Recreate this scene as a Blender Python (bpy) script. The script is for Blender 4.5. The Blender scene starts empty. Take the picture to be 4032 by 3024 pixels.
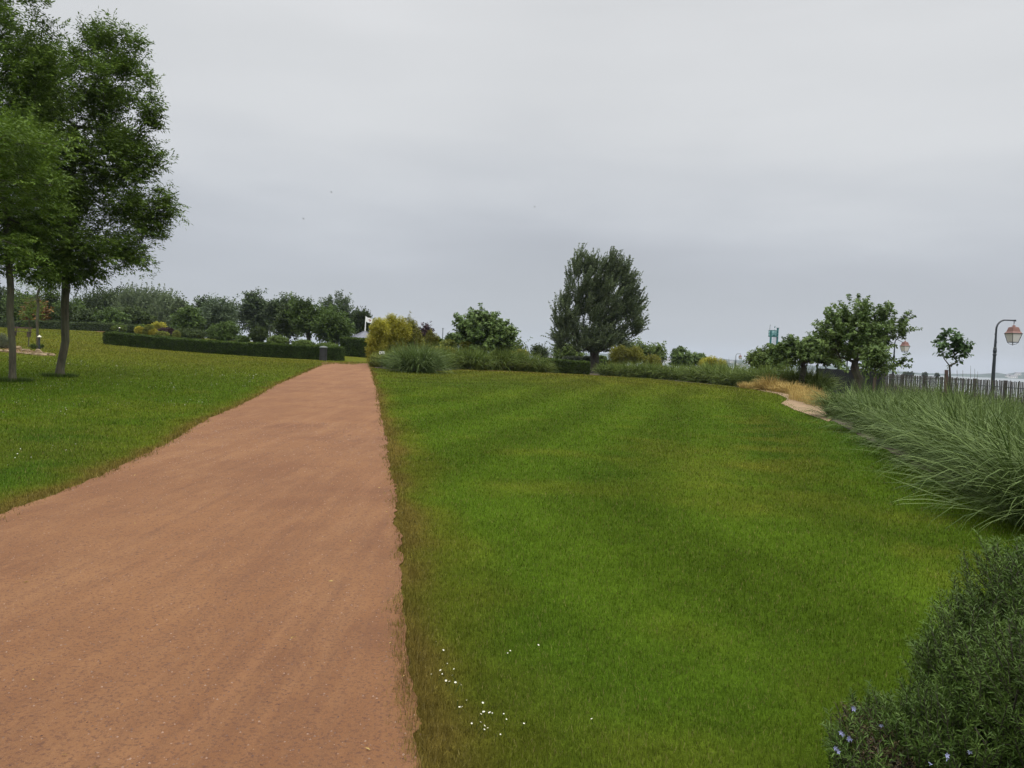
import bpy, math, random
import numpy as np
from mathutils import Vector, Matrix

S = bpy.context.scene
COL = S.collection
rng = np.random.default_rng(11)
random.seed(5)
R = math.radians

# ------------------------------------------------------------------ camera
F, W, H = 2912.0, 4032, 3024
EYE, PITCH, ROLL = 1.6, 2.15, 2.4
RC = Matrix.Rotation(R(90 - PITCH), 3, 'X') @ Matrix.Rotation(R(ROLL), 3, 'Z')
cam = bpy.data.cameras.new('camera')
cam.sensor_width = 36.0
cam.lens = F / W * 36.0
cam.clip_start = 0.05
cam.clip_end = 30000
camo = bpy.data.objects.new('camera', cam)
camo.matrix_world = Matrix.Translation((0, 0, EYE)) @ RC.to_4x4()
COL.objects.link(camo)
S.camera = camo

# ------------------------------------------------------------------ world: overcast sky over a weak clear sky
HAZE_D = 0.0001
SUN_EL, SUN_ROT = 52.0, 150.0
world = bpy.data.worlds.new('World')
S.world = world
world.use_nodes = True
nt = world.node_tree
nt.nodes.clear()
out = nt.nodes.new('ShaderNodeOutputWorld')
bg = nt.nodes.new('ShaderNodeBackground')
bg.inputs['Strength'].default_value = 1.0
sky = nt.nodes.new('ShaderNodeTexSky')
sky.sky_type = 'NISHITA'
sky.sun_disc = False
sky.sun_elevation = R(SUN_EL)
sky.sun_rotation = R(SUN_ROT)
skm = nt.nodes.new('ShaderNodeVectorMath'); skm.operation = 'SCALE'
skm.inputs['Scale'].default_value = 0.08
nt.links.new(sky.outputs[0], skm.inputs[0])
tc = nt.nodes.new('ShaderNodeTexCoord')
sep = nt.nodes.new('ShaderNodeSeparateXYZ')
nt.links.new(tc.outputs['Generated'], sep.inputs[0])
mp = nt.nodes.new('ShaderNodeMapping')
mp.inputs['Scale'].default_value = (1.0, 1.0, 4.5)
mp.inputs['Location'].default_value = (1.3, 0.2, 0.4)
nt.links.new(tc.outputs['Generated'], mp.inputs[0])
nz = nt.nodes.new('ShaderNodeTexNoise')
nz.inputs['Scale'].default_value = 2.0
nz.inputs['Detail'].default_value = 7.0
nz.inputs['Roughness'].default_value = 0.47
nt.links.new(mp.outputs[0], nz.inputs['Vector'])
ns = nt.nodes.new('ShaderNodeMath'); ns.operation = 'SUBTRACT'; ns.inputs[1].default_value = 0.5
nt.links.new(nz.outputs['Fac'], ns.inputs[0])
# height warped a little by the cloud noise
wz = nt.nodes.new('ShaderNodeMath'); wz.operation = 'MULTIPLY_ADD'
wz.inputs[1].default_value = 0.24
nt.links.new(ns.outputs[0], wz.inputs[0]); nt.links.new(sep.outputs[2], wz.inputs[2])
ramp = nt.nodes.new('ShaderNodeValToRGB')
cr = ramp.color_ramp
cr.interpolation = 'B_SPLINE'
cr.elements[0].position = 0.0; cr.elements[0].color = (0.47, 0.505, 0.545, 1)
cr.elements[1].position = 1.0; cr.elements[1].color = (1.0, 1.0, 1.0, 1)
for p, c in ((0.06, (0.49, 0.515, 0.55)), (0.13, (0.49, 0.515, 0.56)), (0.21, (0.60, 0.625, 0.66)), (0.30, (0.70, 0.715, 0.73)), (0.42, (0.70, 0.715, 0.73)), (0.60, (0.80, 0.80, 0.81))):
    e = cr.elements.new(p); e.color = (*c, 1)
nt.links.new(wz.outputs[0], ramp.inputs[0])
# cloud mottling
ml = nt.nodes.new('ShaderNodeMath'); ml.operation = 'MULTIPLY_ADD'
ml.inputs[1].default_value = 0.2; ml.inputs[2].default_value = 1.0
nt.links.new(ns.outputs[0], ml.inputs[0])
# overcast sky is brightest overhead
zr = nt.nodes.new('ShaderNodeMapRange')
zr.inputs['From Min'].default_value = 0.45; zr.inputs['From Max'].default_value = 0.9
zr.inputs['To Min'].default_value = 1.0; zr.inputs['To Max'].default_value = 4.4
nt.links.new(sep.outputs[2], zr.inputs[0])
mm = nt.nodes.new('ShaderNodeMath'); mm.operation = 'MULTIPLY'
nt.links.new(ml.outputs[0], mm.inputs[0]); nt.links.new(zr.outputs[0], mm.inputs[1])
sc = nt.nodes.new('ShaderNodeVectorMath'); sc.operation = 'SCALE'
nt.links.new(ramp.outputs[0], sc.inputs[0]); nt.links.new(mm.outputs[0], sc.inputs['Scale'])
mx = nt.nodes.new('ShaderNodeMix'); mx.data_type = 'RGBA'
mx.inputs['Factor'].default_value = 0.94
nt.links.new(skm.outputs[0], mx.inputs[6]); nt.links.new(sc.outputs[0], mx.inputs[7])
nt.links.new(mx.outputs[2], bg.inputs[0])
nt.links.new(bg.outputs[0], out.inputs[0])

sun = bpy.data.lights.new('sun', 'SUN')
sun.energy = 1.2
sun.angle = R(25)
sun.color = (1.0, 0.96, 0.9)
suno = bpy.data.objects.new('sun', sun)
# Nishita: rotation measured from +Y towards +X
sd = Vector((math.sin(R(SUN_ROT)) * math.cos(R(SUN_EL)), math.cos(R(SUN_ROT)) * math.cos(R(SUN_EL)), math.sin(R(SUN_EL))))
suno.rotation_euler = sd.to_track_quat('Z', 'Y').to_euler()
COL.objects.link(suno)

vs = S.view_settings
vs.view_transform = 'Standard'; vs.look = 'None'; vs.exposure = 0.0; vs.gamma = 1.0; vs.use_curve_mapping = False
S.cycles.max_bounces = 6
S.cycles.diffuse_bounces = 3
S.cycles.glossy_bounces = 2
S.cycles.transmission_bounces = 4
S.cycles.volume_bounces = 0
S.cycles.transparent_max_bounces = 4

# ------------------------------------------------------------------ pixel <-> world helpers (used to measure the place)
def W3(px, py, d):
    v = RC @ Vector(((px - W / 2) / F, (H / 2 - py) / F, -1.0))
    k = d / v.y
    return np.array([v.x * k, d, EYE + v.z * k])

def tps_fit(P, Z, lam):
    n = len(P)
    d = np.linalg.norm(P[:, None] - P[None], axis=2)
    K = d ** 2 * np.log(d + 1e-9) + lam * np.eye(n)
    A = np.zeros((n + 3, n + 3))
    A[:n, :n] = K; A[:n, n] = 1; A[:n, n + 1:] = P; A[n, :n] = 1; A[n + 1:, :n] = P.T
    return np.linalg.solve(A, np.concatenate([Z, [0, 0, 0]]))

ctl = []
for gx in (-22, -14, -7, 0, 7, 14):
    for gy in (-12, -4, 4, 12, 20):
        ctl.append((gx, gy, 0.0))
for px, py, d in ((235, 1480, 28), (50, 1508, 25), (405, 1357, 63), (700, 1385, 61.5), (960, 1402, 61), (1330, 1421, 60),
                  (1440, 1425, 60), (0, 1293, 105), (400, 1304, 100), (510, 1312, 98), (0, 1375, 45), (1680, 1465, 45),
                  (1900, 1452, 56), (2155, 1470, 60), (2400, 1482, 62), (2600, 1492, 58), (2830, 1516, 50), (3020, 1535, 42)):
    p = W3(px, py, d)
    ctl.append(tuple(p))
ctl += [(25, 38, .1), (31, 61, .1), (38, 85, .1), (45, 150, 0), (11, 190, .3), (20, 28, .05), (19, 42, .1), (22, 10, 0),
        (-60, 140, 2.6), (-25, 130, 1.5), (0, 120, 0.9), (20, 110, 0.4), (-40, 60, 1.5), (-50, 20, .4), (-60, 105, 2.6), (0, 160, .8), (-90, 60, 1.8)]
ctl = np.array(ctl)
TW = tps_fit(ctl[:, :2] / 50, ctl[:, 2], 0.02)

def vnoise(x, y, seed=0):
    xi = np.floor(x).astype(np.int64); yi = np.floor(y).astype(np.int64)
    fx = x - xi; fy = y - yi
    fx = fx * fx * (3 - 2 * fx); fy = fy * fy * (3 - 2 * fy)
    def h(a, b):
        n = (a * 374761393 + b * 668265263 + seed * 982451653) & 0xffffffff
        n = ((n ^ (n >> 13)) * 1274126177) & 0xffffffff
        n = n ^ (n >> 16)
        return (n & 0xffff) / 65535.0
    return (h(xi, yi) * (1 - fx) + h(xi + 1, yi) * fx) * (1 - fy) + (h(xi, yi + 1) * (1 - fx) + h(xi + 1, yi + 1) * fx) * fy

def fbm(x, y, seed=0, o=4):
    s = 0; a = .5; t = 0
    for i in range(o):
        s = s + a * vnoise(x * 2 ** i + 31.7 * i, y * 2 ** i + 17.3 * i, seed + i); t += a; a *= .5
    return s / t

def sstep(a, b, x):
    t = np.clip((x - a) / (b - a), 0, 1)
    return t * t * (3 - 2 * t)

SHORE = np.array([(24, -60), (25, -10), (26, 10), (29, 36), (36, 60), (43, 86), (50, 118), (55, 155), (50, 195), (20, 235), (-40, 255), (-140, 275), (-300, 300), (-500, 300)], float)
def in_poly(x, y, poly):
    inside = np.zeros(np.shape(x), bool)
    n = len(poly); j = n - 1
    for i in range(n):
        xi, yi = poly[i]; xj, yj = poly[j]
        c = ((yi > y) != (yj > y)) & (x < (xj - xi) * (y - yi) / (yj - yi + 1e-12) + xi)
        inside ^= c; j = i
    return inside
def dist_poly(x, y, pts, closed=False):
    best = np.full(np.shape(x), 1e9)
    m = len(pts) if closed else len(pts) - 1
    for i in range(m):
        a = np.asarray(pts[i]); b = np.asarray(pts[(i + 1) % len(pts)])
        ab = b - a; L = ab @ ab + 1e-12
        t = np.clip(((x - a[0]) * ab[0] + (y - a[1]) * ab[1]) / L, 0, 1)
        best = np.minimum(best, np.hypot(x - a[0] - t * ab[0], y - a[1] - t * ab[1]))
    return best
LANDP = np.array(list(map(tuple, SHORE)) + [(-900, 300), (-900, -300), (24, -300)])

def gz(x, y):
    x = np.atleast_1d(np.asarray(x, float)); y = np.atleast_1d(np.asarray(y, float))
    sh = x.shape; x = x.ravel(); y = y.ravel()
    yy = np.maximum(y, -14); r = np.hypot(x, yy); k = np.minimum(1, 175 / np.maximum(r, 1e-6))
    X = np.stack([np.clip(x * k, -95, 60), yy * k], 1) / 50
    C = ctl[:, :2] / 50
    z = np.zeros(len(x))
    for s in range(0, len(x), 40000):
        q = X[s:s + 40000]
        d = np.sqrt(((q[:, None] - C[None]) ** 2).sum(2))
        z[s:s + 40000] = (d ** 2 * np.log(d + 1e-9)) @ TW[:len(C)] + TW[len(C)] + q @ TW[len(C) + 1:]
    z = np.clip(z, -0.3, 3.2)
    near = sstep(10, 16, np.hypot(x, y))
    z = z * near
    ins = in_poly(x, y, LANDP); ds = dist_poly(x, y, SHORE)
    sdv = np.where(ins, -ds, ds)
    t = sstep(0.0, 7.0, sdv)
    z = z * (1 - t) + (-5.5) * t
    return z.reshape(sh)
def g1(x, y): return float(gz(x, y)[0])

def place(px, d):
    "ground point seen in image column px at forward distance d"
    py = 1420.0
    for _ in range(5):
        p = W3(px, py, d); z = g1(p[0], p[1])
        py += (p[2] - z) / d * F
    return np.array([p[0], p[1], z])
def hit(px, py):
    "where the ray through a pixel meets the ground"
    lo, hi = 1.0, 400.0
    d = lo
    while d < hi:
        p = W3(px, py, d)
        if p[2] < g1(p[0], p[1]): break
        d *= 1.03
    a, b = d / 1.03, d
    for _ in range(18):
        m = .5 * (a + b); p = W3(px, py, m)
        if p[2] < g1(p[0], p[1]): b = m
        else: a = m
    p = W3(px, py, b)
    return np.array([p[0], p[1]])

# ------------------------------------------------------------------ materials
def new_mat(name):
    m = bpy.data.materials.new(name); m.use_nodes = True
    n = m.node_tree; b = n.nodes['Principled BSDF']
    return m, n, b
def node(n, t, **kw):
    o = n.nodes.new(t)
    for k, v in kw.items(): setattr(o, k, v)
    return o
def mixc(n, fac, a, b, blend='MIX'):
    o = node(n, 'ShaderNodeMix', data_type='RGBA', blend_type=blend)
    for i, v in ((0, fac), (6, a), (7, b)):
        if hasattr(v, 'is_output') or isinstance(v, bpy.types.NodeSocket): n.links.new(v, o.inputs[i])
        elif isinstance(v, (tuple, list)): o.inputs[i].default_value = (*v[:3], 1)
        else: o.inputs[i].default_value = v
    return o.outputs[2]
def noise(n, scale, detail=3, rough=.5, vec=None, dim='3D'):
    o = node(n, 'ShaderNodeTexNoise', noise_dimensions=dim)
    o.inputs['Scale'].default_value = scale; o.inputs['Detail'].default_value = detail; o.inputs['Roughness'].default_value = rough
    if vec is None:
        t = node(n, 'ShaderNodeTexCoord'); vec = t.outputs['Object']
    n.links.new(vec, o.inputs['Vector'])
    return o.outputs['Fac']
def rmap(n, v, a, b, c=0., d=1.):
    o = node(n, 'ShaderNodeMapRange'); n.links.new(v, o.inputs[0])
    for i, k in zip((1, 2, 3, 4), (a, b, c, d)): o.inputs[i].default_value = k
    return o.outputs[0]
def attr(n, name):
    o = node(n, 'ShaderNodeAttribute'); o.attribute_name = name
    return o
def bump(n, b, h, strength=.4, dist=.02):
    o = node(n, 'ShaderNodeBump'); o.inputs['Strength'].default_value = strength; o.inputs['Distance'].default_value = dist
    n.links.new(h, o.inputs['Height']); n.links.new(o.outputs[0], b.inputs['Normal'])

def leafmat(name, c1, c2, rough=.55, trans=.25, clump=.35, cscale=1.2, spec=.1):
    m, n, b = new_mat(name)
    a = attr(n, 'rnd').outputs['Fac']
    c = mixc(n, a, c1, c2)
    nzv = noise(n, cscale, 2)
    k = rmap(n, nzv, .3, .7, 1 - clump, 1 + clump)
    v = node(n, 'ShaderNodeVectorMath', operation='SCALE'); n.links.new(c, v.inputs[0]); n.links.new(k, v.inputs['Scale'])
    n.links.new(v.outputs[0], b.inputs['Base Color'])
    b.inputs['Roughness'].default_value = rough
    b.inputs['Specular IOR Level'].default_value = spec
    t = node(n, 'ShaderNodeBsdfTranslucent'); n.links.new(v.outputs[0], t.inputs[0])
    ms = node(n, 'ShaderNodeMixShader'); ms.inputs[0].default_value = trans
    n.links.new(b.outputs[0], ms.inputs[1]); n.links.new(t.outputs[0], ms.inputs[2])
    n.links.new(ms.outputs[0], n.nodes['Material Output'].inputs[0])
    return m
def plain(name, c, rough=.6, metal=0., nscale=None, namp=.25, bumps=0.):
    m, n, b = new_mat(name)
    b.inputs['Roughness'].default_value = rough; b.inputs['Metallic'].default_value = metal
    if nscale:
        f = noise(n, nscale, 5, .6)
        lo = tuple(x * (1 - namp) for x in c); hi = tuple(min(1, x * (1 + namp)) for x in c)
        n.links.new(mixc(n, f, lo, hi), b.inputs['Base Color'])
        if bumps: bump(n, b, f, bumps, .02)
    else: b.inputs['Base Color'].default_value = (*c, 1)
    return m
def barkmat(name, c1, c2, scale=9):
    m, n, b = new_mat(name)
    t = node(n, 'ShaderNodeTexCoord'); mp_ = node(n, 'ShaderNodeMapping'); mp_.inputs['Scale'].default_value = (1, 1, .25)
    n.links.new(t.outputs['Object'], mp_.inputs[0])
    f = noise(n, scale, 6, .65, mp_.outputs[0]); f2 = noise(n, 1.7, 3)
    c = mixc(n, rmap(n, f, .35, .65), c1, c2)
    c = mixc(n, rmap(n, f2, .45, .65, 0, .5), c, (.07, .085, .045))
    n.links.new(c, b.inputs['Base Color']); b.inputs['Roughness'].default_value = .9
    bump(n, b, f, .8, .03)
    return m

M = {}
M['ash'] = leafmat('ash_leaf', (.050, .092, .014), (.135, .200, .032), clump=.35, cscale=.5)
M['ashlit'] = leafmat('ash_leaf_lit_tint', (.045, .085, .010), (.115, .175, .022), clump=.35, cscale=.8, trans=.3)  # copy of the ash leaf; how lit these boughs are is set in its colour
M['mulberry'] = leafmat('mulberry_leaf', (.055, .095, .024), (.135, .19, .055), clump=.25, cscale=.8)
M['young'] = leafmat('young_tree_leaf', (.04, .08, .028), (.09, .145, .055), clump=.2)
M['poplar'] = leafmat('poplar_leaf', (.048, .072, .028), (.15, .185, .095), clump=.25, cscale=.4)
M['dark'] = leafmat('dark_leaf', (.028, .045, .012), (.06, .085, .022), clump=.4, cscale=.25)
M['mid'] = leafmat('mid_leaf', (.038, .068, .014), (.09, .135, .03), clump=.4, cscale=.25)
M['light'] = leafmat('light_leaf', (.06, .095, .018), (.125, .17, .04), clump=.3, cscale=.3)
M['willow'] = leafmat('grey_willow_leaf', (.06, .09, .045), (.11, .145, .075), clump=.3, cscale=.3)
M['birch'] = leafmat('birch_leaf', (.035, .058, .022), (.085, .115, .05), clump=.3, cscale=.3)
M['purple'] = leafmat('purple_leaf', (.035, .02, .025), (.07, .04, .04))
M['orange'] = leafmat('rusty_leaf', (.12, .06, .015), (.20, .11, .03))
M['gold'] = leafmat('golden_bamboo_leaf', (.17, .175, .02), (.46, .42, .06), clump=.25, cscale=.9, trans=.35)
M['olive'] = leafmat('olive_shrub_leaf', (.10, .11, .015), (.24, .235, .045), clump=.3, cscale=.6)
M['yellow'] = leafmat('yellow_dome_leaf', (.24, .22, .03), (.45, .40, .06), clump=.2)
M['yellowgreen'] = leafmat('yellow_green_leaf', (.12, .14, .03), (.22, .24, .05), clump=.2)
M['hedge'] = leafmat('hedge_leaf', (.022, .042, .008), (.065, .10, .016), clump=.25, cscale=1.5, trans=.15)
M['hedge2'] = leafmat('far_hedge_leaf', (.035, .055, .02), (.075, .10, .035), clump=.25, cscale=.8)
M['pampas'] = leafmat('pampas_blade', (.028, .054, .009), (.150, .205, .062), clump=.3, cscale=1.4, trans=.2, spec=.12)
M['pampasfar'] = leafmat('pampas_blade_far', (.045, .078, .010), (.165, .21, .052), clump=.25, cscale=.7)
M['straw'] = leafmat('dry_straw', (.28, .19, .06), (.55, .42, .15), clump=.2, cscale=2)
M['rosemary'] = leafmat('rosemary_needle', (.024, .050, .007), (.085, .135, .026), clump=.35, cscale=3.5, trans=.1, spec=.15)
M['deadtwig'] = leafmat('dead_rosemary', (.06, .045, .022), (.13, .095, .05), trans=.05)
M['cap'] = plain('cream_light_cap', (.5, .48, .38), .5)
M['lavender'] = leafmat('grey_lavender_leaf', (.08, .10, .06), (.14, .16, .10))
M['bark'] = barkmat('ash_bark', (.026, .023, .013), (.078, .068, .040))
M['bark2'] = barkmat('dark_bark', (.020, .016, .011), (.052, .042, .030), 6)
M['birchbark'] = barkmat('pale_birch_bark', (.10, .10, .085), (.3, .3, .27), 5)
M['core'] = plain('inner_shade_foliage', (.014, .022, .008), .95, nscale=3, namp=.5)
M['iron'] = plain('dark_painted_iron', (.018, .024, .03), .45, .1, nscale=14, namp=.3)
M['lampred'] = plain('copper_red_lamp_roof', (.16, .072, .055), .5, nscale=9, namp=.25)
M['frost'] = plain('frosted_lamp_pane', (.55, .52, .5), .35)
M['wood'] = plain('weathered_fence_wood', (.05, .045, .04), .9, nscale=12, namp=.45, bumps=.4)
M['woodpost'] = plain('brown_stake_wood', (.06, .036, .028), .85, nscale=9, namp=.4, bumps=.3)
M['screen'] = plain('black_wind_screen', (.008, .009, .012), .8, nscale=20, namp=.3)
M['teal'] = plain('teal_painted_steel', (.02, .12, .12), .5, nscale=3, namp=.2)
M['tealglass'] = plain('pale_teal_glass', (.30, .50, .50), .2)
M['zinc'] = plain('grey_zinc_roof', (.115, .12, .14), .7, 0., nscale=2, namp=.2)
M['white'] = plain('white_paint', (.75, .75, .74), .5, nscale=6, namp=.06)
M['bin'] = plain('dark_bin_plastic', (.022, .022, .024), .5, nscale=12, namp=.3)
M['binlid'] = plain('grey_green_bin_lid', (.045, .055, .05), .45, nscale=12, namp=.2)
M['stone'] = plain('tan_edging_stone', (.17, .125, .065), .9, nscale=6, namp=.45, bumps=.5)
M['ink'] = plain('dark_sign_print', (.03, .025, .03), .6)
M['crest'] = plain('red_brown_flag_print', (.22, .07, .05), .8)
M['concrete'] = plain('pale_concrete', (.33, .32, .30), .9, nscale=2, namp=.2, bumps=.2)
M['steelgrey'] = plain('grey_crane_steel', (.16, .18, .2), .6)
M['housewall'] = plain('pale_house_wall', (.62, .6, .56), .8)
M['houseroof'] = plain('slate_house_roof', (.13, .12, .12), .8)
M['daisy'] = plain('white_daisy_petal', (.5, .5, .45), .6)
M['daisyc'] = plain('yellow_daisy_heart', (.6, .42, .04), .7)
M['bluefl'] = plain('lilac_blue_flower', (.20, .21, .36), .6, nscale=60, namp=.2)

# ------------------------------------------------------------------ object helpers
def tag(o, label=None, cat=None, group=None, kind=None):
    if label: o['label'] = label
    if cat: o['category'] = cat
    if group: o['group'] = group
    if kind: o['kind'] = kind
    return o
def thing(name, loc, label, cat, group=None):
    o = bpy.data.objects.new(name, None); o.empty_display_size = .2
    o.location = loc; COL.objects.link(o)
    return tag(o, label, cat, group)
def quadmesh(name, V, mat, rnd=None, parent=None, loc=(0, 0, 0), k=4, col=None, smooth=False):
    "V (N,k,3) world coordinates -> one mesh object of N separate faces"
    V = np.asarray(V, np.float32); N = len(V)
    base = np.array(parent.location if parent else loc, np.float32)
    me = bpy.data.meshes.new(name)
    me.vertices.add(N * k); me.loops.add(N * k); me.polygons.add(N)
    me.vertices.foreach_set('co', (V - base).ravel())
    me.loops.foreach_set('vertex_index', np.arange(N * k, dtype=np.int32))
    me.polygons.foreach_set('loop_start', np.arange(0, N * k, k, dtype=np.int32))
    if rnd is None: rnd = rng.random(N)
    a = me.attributes.new('rnd', 'FLOAT', 'FACE'); a.data.foreach_set('value', np.asarray(rnd, np.float32))
    if col is not None:
        a = me.attributes.new('col', 'FLOAT_COLOR', 'FACE') if False else me.attributes.new('col', 'FLOAT_VECTOR', 'FACE')
        a.data.foreach_set('vector', np.asarray(col, np.float32).ravel())
    me.update(calc_edges=True); me.materials.append(mat)
    o = bpy.data.objects.new(name, me); COL.objects.link(o)
    if parent: o.parent = parent
    else: o.location = base
    return o
class MB:
    "collects simple solids; verts in world (or local) coordinates"
    def __init__(s): s.v = []; s.f = []; s.m = []
    def add(s, vs_, fs, mi=0):
        o = len(s.v); s.v += [tuple(map(float, p)) for p in vs_]; s.f += [tuple(i + o for i in f) for f in fs]; s.m += [mi] * len(fs)
    def box(s, c, size, rot=None, mi=0, taper=1.0):
        x, y, z = [a / 2 for a in size]; P = []
        for sz in (-1, 1):
            t = taper if sz > 0 else 1
            for sx, sy in ((-1, -1), (1, -1), (1, 1), (-1, 1)): P.append(Vector((sx * x * t, sy * y * t, sz * z)))
        if rot is not None: P = [rot @ p for p in P]
        s.add([p + Vector(c) for p in P], [(3, 2, 1, 0), (4, 5, 6, 7), (0, 1, 5, 4), (1, 2, 6, 5), (2, 3, 7, 6), (3, 0, 4, 7)], mi)
    def tube(s, pts, rad, n=8, mi=0, cap=True):
        pts = [Vector(p) for p in pts]; rings = []
        for i, p in enumerate(pts):
            d = (pts[min(i + 1, len(pts) - 1)] - pts[max(i - 1, 0)]).normalized()
            u = d.orthogonal().normalized() if i == 0 else (pu - d * pu.dot(d)).normalized()
            pu = u; w = d.cross(u); r = rad[i] if hasattr(rad, '__len__') else rad
            rings.append([p + (u * math.cos(2 * math.pi * k / n) + w * math.sin(2 * math.pi * k / n)) * r for k in range(n)])
        V = [q for r_ in rings for q in r_]; Fs = []
        for i in range(len(pts) - 1):
            for k in range(n): Fs.append((i * n + k, i * n + (k + 1) % n, (i + 1) * n + (k + 1) % n, (i + 1) * n + k))
        if cap: Fs.append(tuple(reversed(range(n)))); Fs.append(tuple((len(pts) - 1) * n + k for k in range(n)))
        s.add(V, Fs, mi)
    def lathe(s, c, prof, n=12, mi=0, rot0=0.):
        V = []; Fs = []
        for r, z in prof:
            for k in range(n):
                a = 2 * math.pi * k / n + rot0; V.append((c[0] + r * math.cos(a), c[1] + r * math.sin(a), c[2] + z))
        for i in range(len(prof) - 1):
            for k in range(n): Fs.append((i * n + k, i * n + (k + 1) % n, (i + 1) * n + (k + 1) % n, (i + 1) * n + k))
        Fs.append(tuple(reversed(range(n)))); Fs.append(tuple((len(prof) - 1) * n + k for k in range(n)))
        s.add(V, Fs, mi)
    def build(s, name, mats, parent=None, loc=(0, 0, 0), smooth=False, local=False):
        base = Vector(parent.location) if (parent and not local) else (Vector((0, 0, 0)) if local else Vector(loc))
        me = bpy.data.meshes.new(name)
        me.from_pydata([tuple(Vector(v) - base) for v in s.v], [], s.f)
        for m in (mats if isinstance(mats, (list, tuple)) else [mats]): me.materials.append(m)
        me.polygons.foreach_set('material_index', s.m)
        if smooth: me.polygons.foreach_set('use_smooth', [True] * len(s.f))
        me.update()
        o = bpy.data.objects.new(name, me); COL.objects.link(o)
        if parent: o.parent = parent
        elif not local: o.location = base
        return o
def norm(v): return v / (np.linalg.norm(v, axis=-1, keepdims=True) + 1e-9)
def rdir(n): return norm(rng.normal(size=(n, 3)))

# ------------------------------------------------------------------ foliage helpers
def shoots(P, D, L, n, lL, lW, spread=55., droop=.25, planar=False, tfrom=0.):
    P = np.asarray(P); D = norm(np.asarray(D)); Mn = len(P); L = np.broadcast_to(L, (Mn,))
    t = tfrom + (1 - tfrom) * (np.arange(n)[None] + rng.random((Mn, n))) / n if not planar else np.broadcast_to((np.arange(n) // 2 * 2 + 1.5) / (n + .5), (Mn, n))
    pos = P[:, None] + D[:, None] * (L[:, None] * t)[..., None]
    pos[..., 2] -= (t ** 2 * L[:, None]) * droop * .5
    up = np.array([0, 0, 1.]) + rng.normal(size=(Mn, 3)) * .25
    u = norm(np.cross(D, up)); v = np.cross(D, u)
    if planar: ang = np.where(np.arange(n) % 2 == 0, 0, math.pi)[None] + rng.normal(size=(Mn, n)) * .25
    else: ang = rng.random((Mn, 1)) * 6.28 + np.arange(n)[None] * 2.4
    sp = math.radians(spread) * rng.uniform(.75, 1.25, (Mn, n))
    if planar: sp[:, -1] = .1
    d = D[:, None] * np.cos(sp)[..., None] + (u[:, None] * np.cos(ang)[..., None] + v[:, None] * np.sin(ang)[..., None]) * np.sin(sp)[..., None]
    d[..., 2] -= droop
    d = norm(d + rng.normal(size=d.shape) * .12)
    nrm = norm(np.array([0, 0, 1.]) + rng.normal(size=d.shape) * .55)
    s = norm(np.cross(d, nrm))
    sz = rng.uniform(.7, 1.2, (Mn, n))[..., None]
    l = lL * sz; w = lW * sz
    m = pos + d * l * .45
    tip = pos + d * l; tip[..., 2] -= (l[..., 0]) * .12
    Q = np.stack([pos, m + s * w * .5, tip, m - s * w * .5], 2)
    return Q.reshape(-1, 4, 3)

def blobs3(blobs, d):
    "px blobs (px,py,rx,rz[,depth offset m, depth radius m]) -> world ellipsoids"
    o = []
    for b in blobs:
        dd = d + (b[4] if len(b) > 4 else 0)
        c = W3(b[0], b[1], dd)
        rx = b[2] * d / F; rz = b[3] * d / F
        ry = b[5] if len(b) > 5 else min(rx, max(rx, rz)) * .9
        o.append((c, np.array([rx, ry, rz])))
    return o
def sample_blobs(bl, n, inner=.45, power=.6):
    wts = np.array([(r[0] * r[2] + r[0] * r[1]) for c, r in bl]); wts = wts / wts.sum()
    idx = rng.choice(len(bl), n, p=wts)
    d = rdir(n); f = inner + (1 - inner) * rng.random(n) ** power
    C = np.array([bl[i][0] for i in idx]); Rr = np.array([bl[i][1] for i in idx])
    P = C + d * Rr * f[:, None]
    return P, norm(d / Rr * Rr.mean(1, keepdims=True)), f

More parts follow.
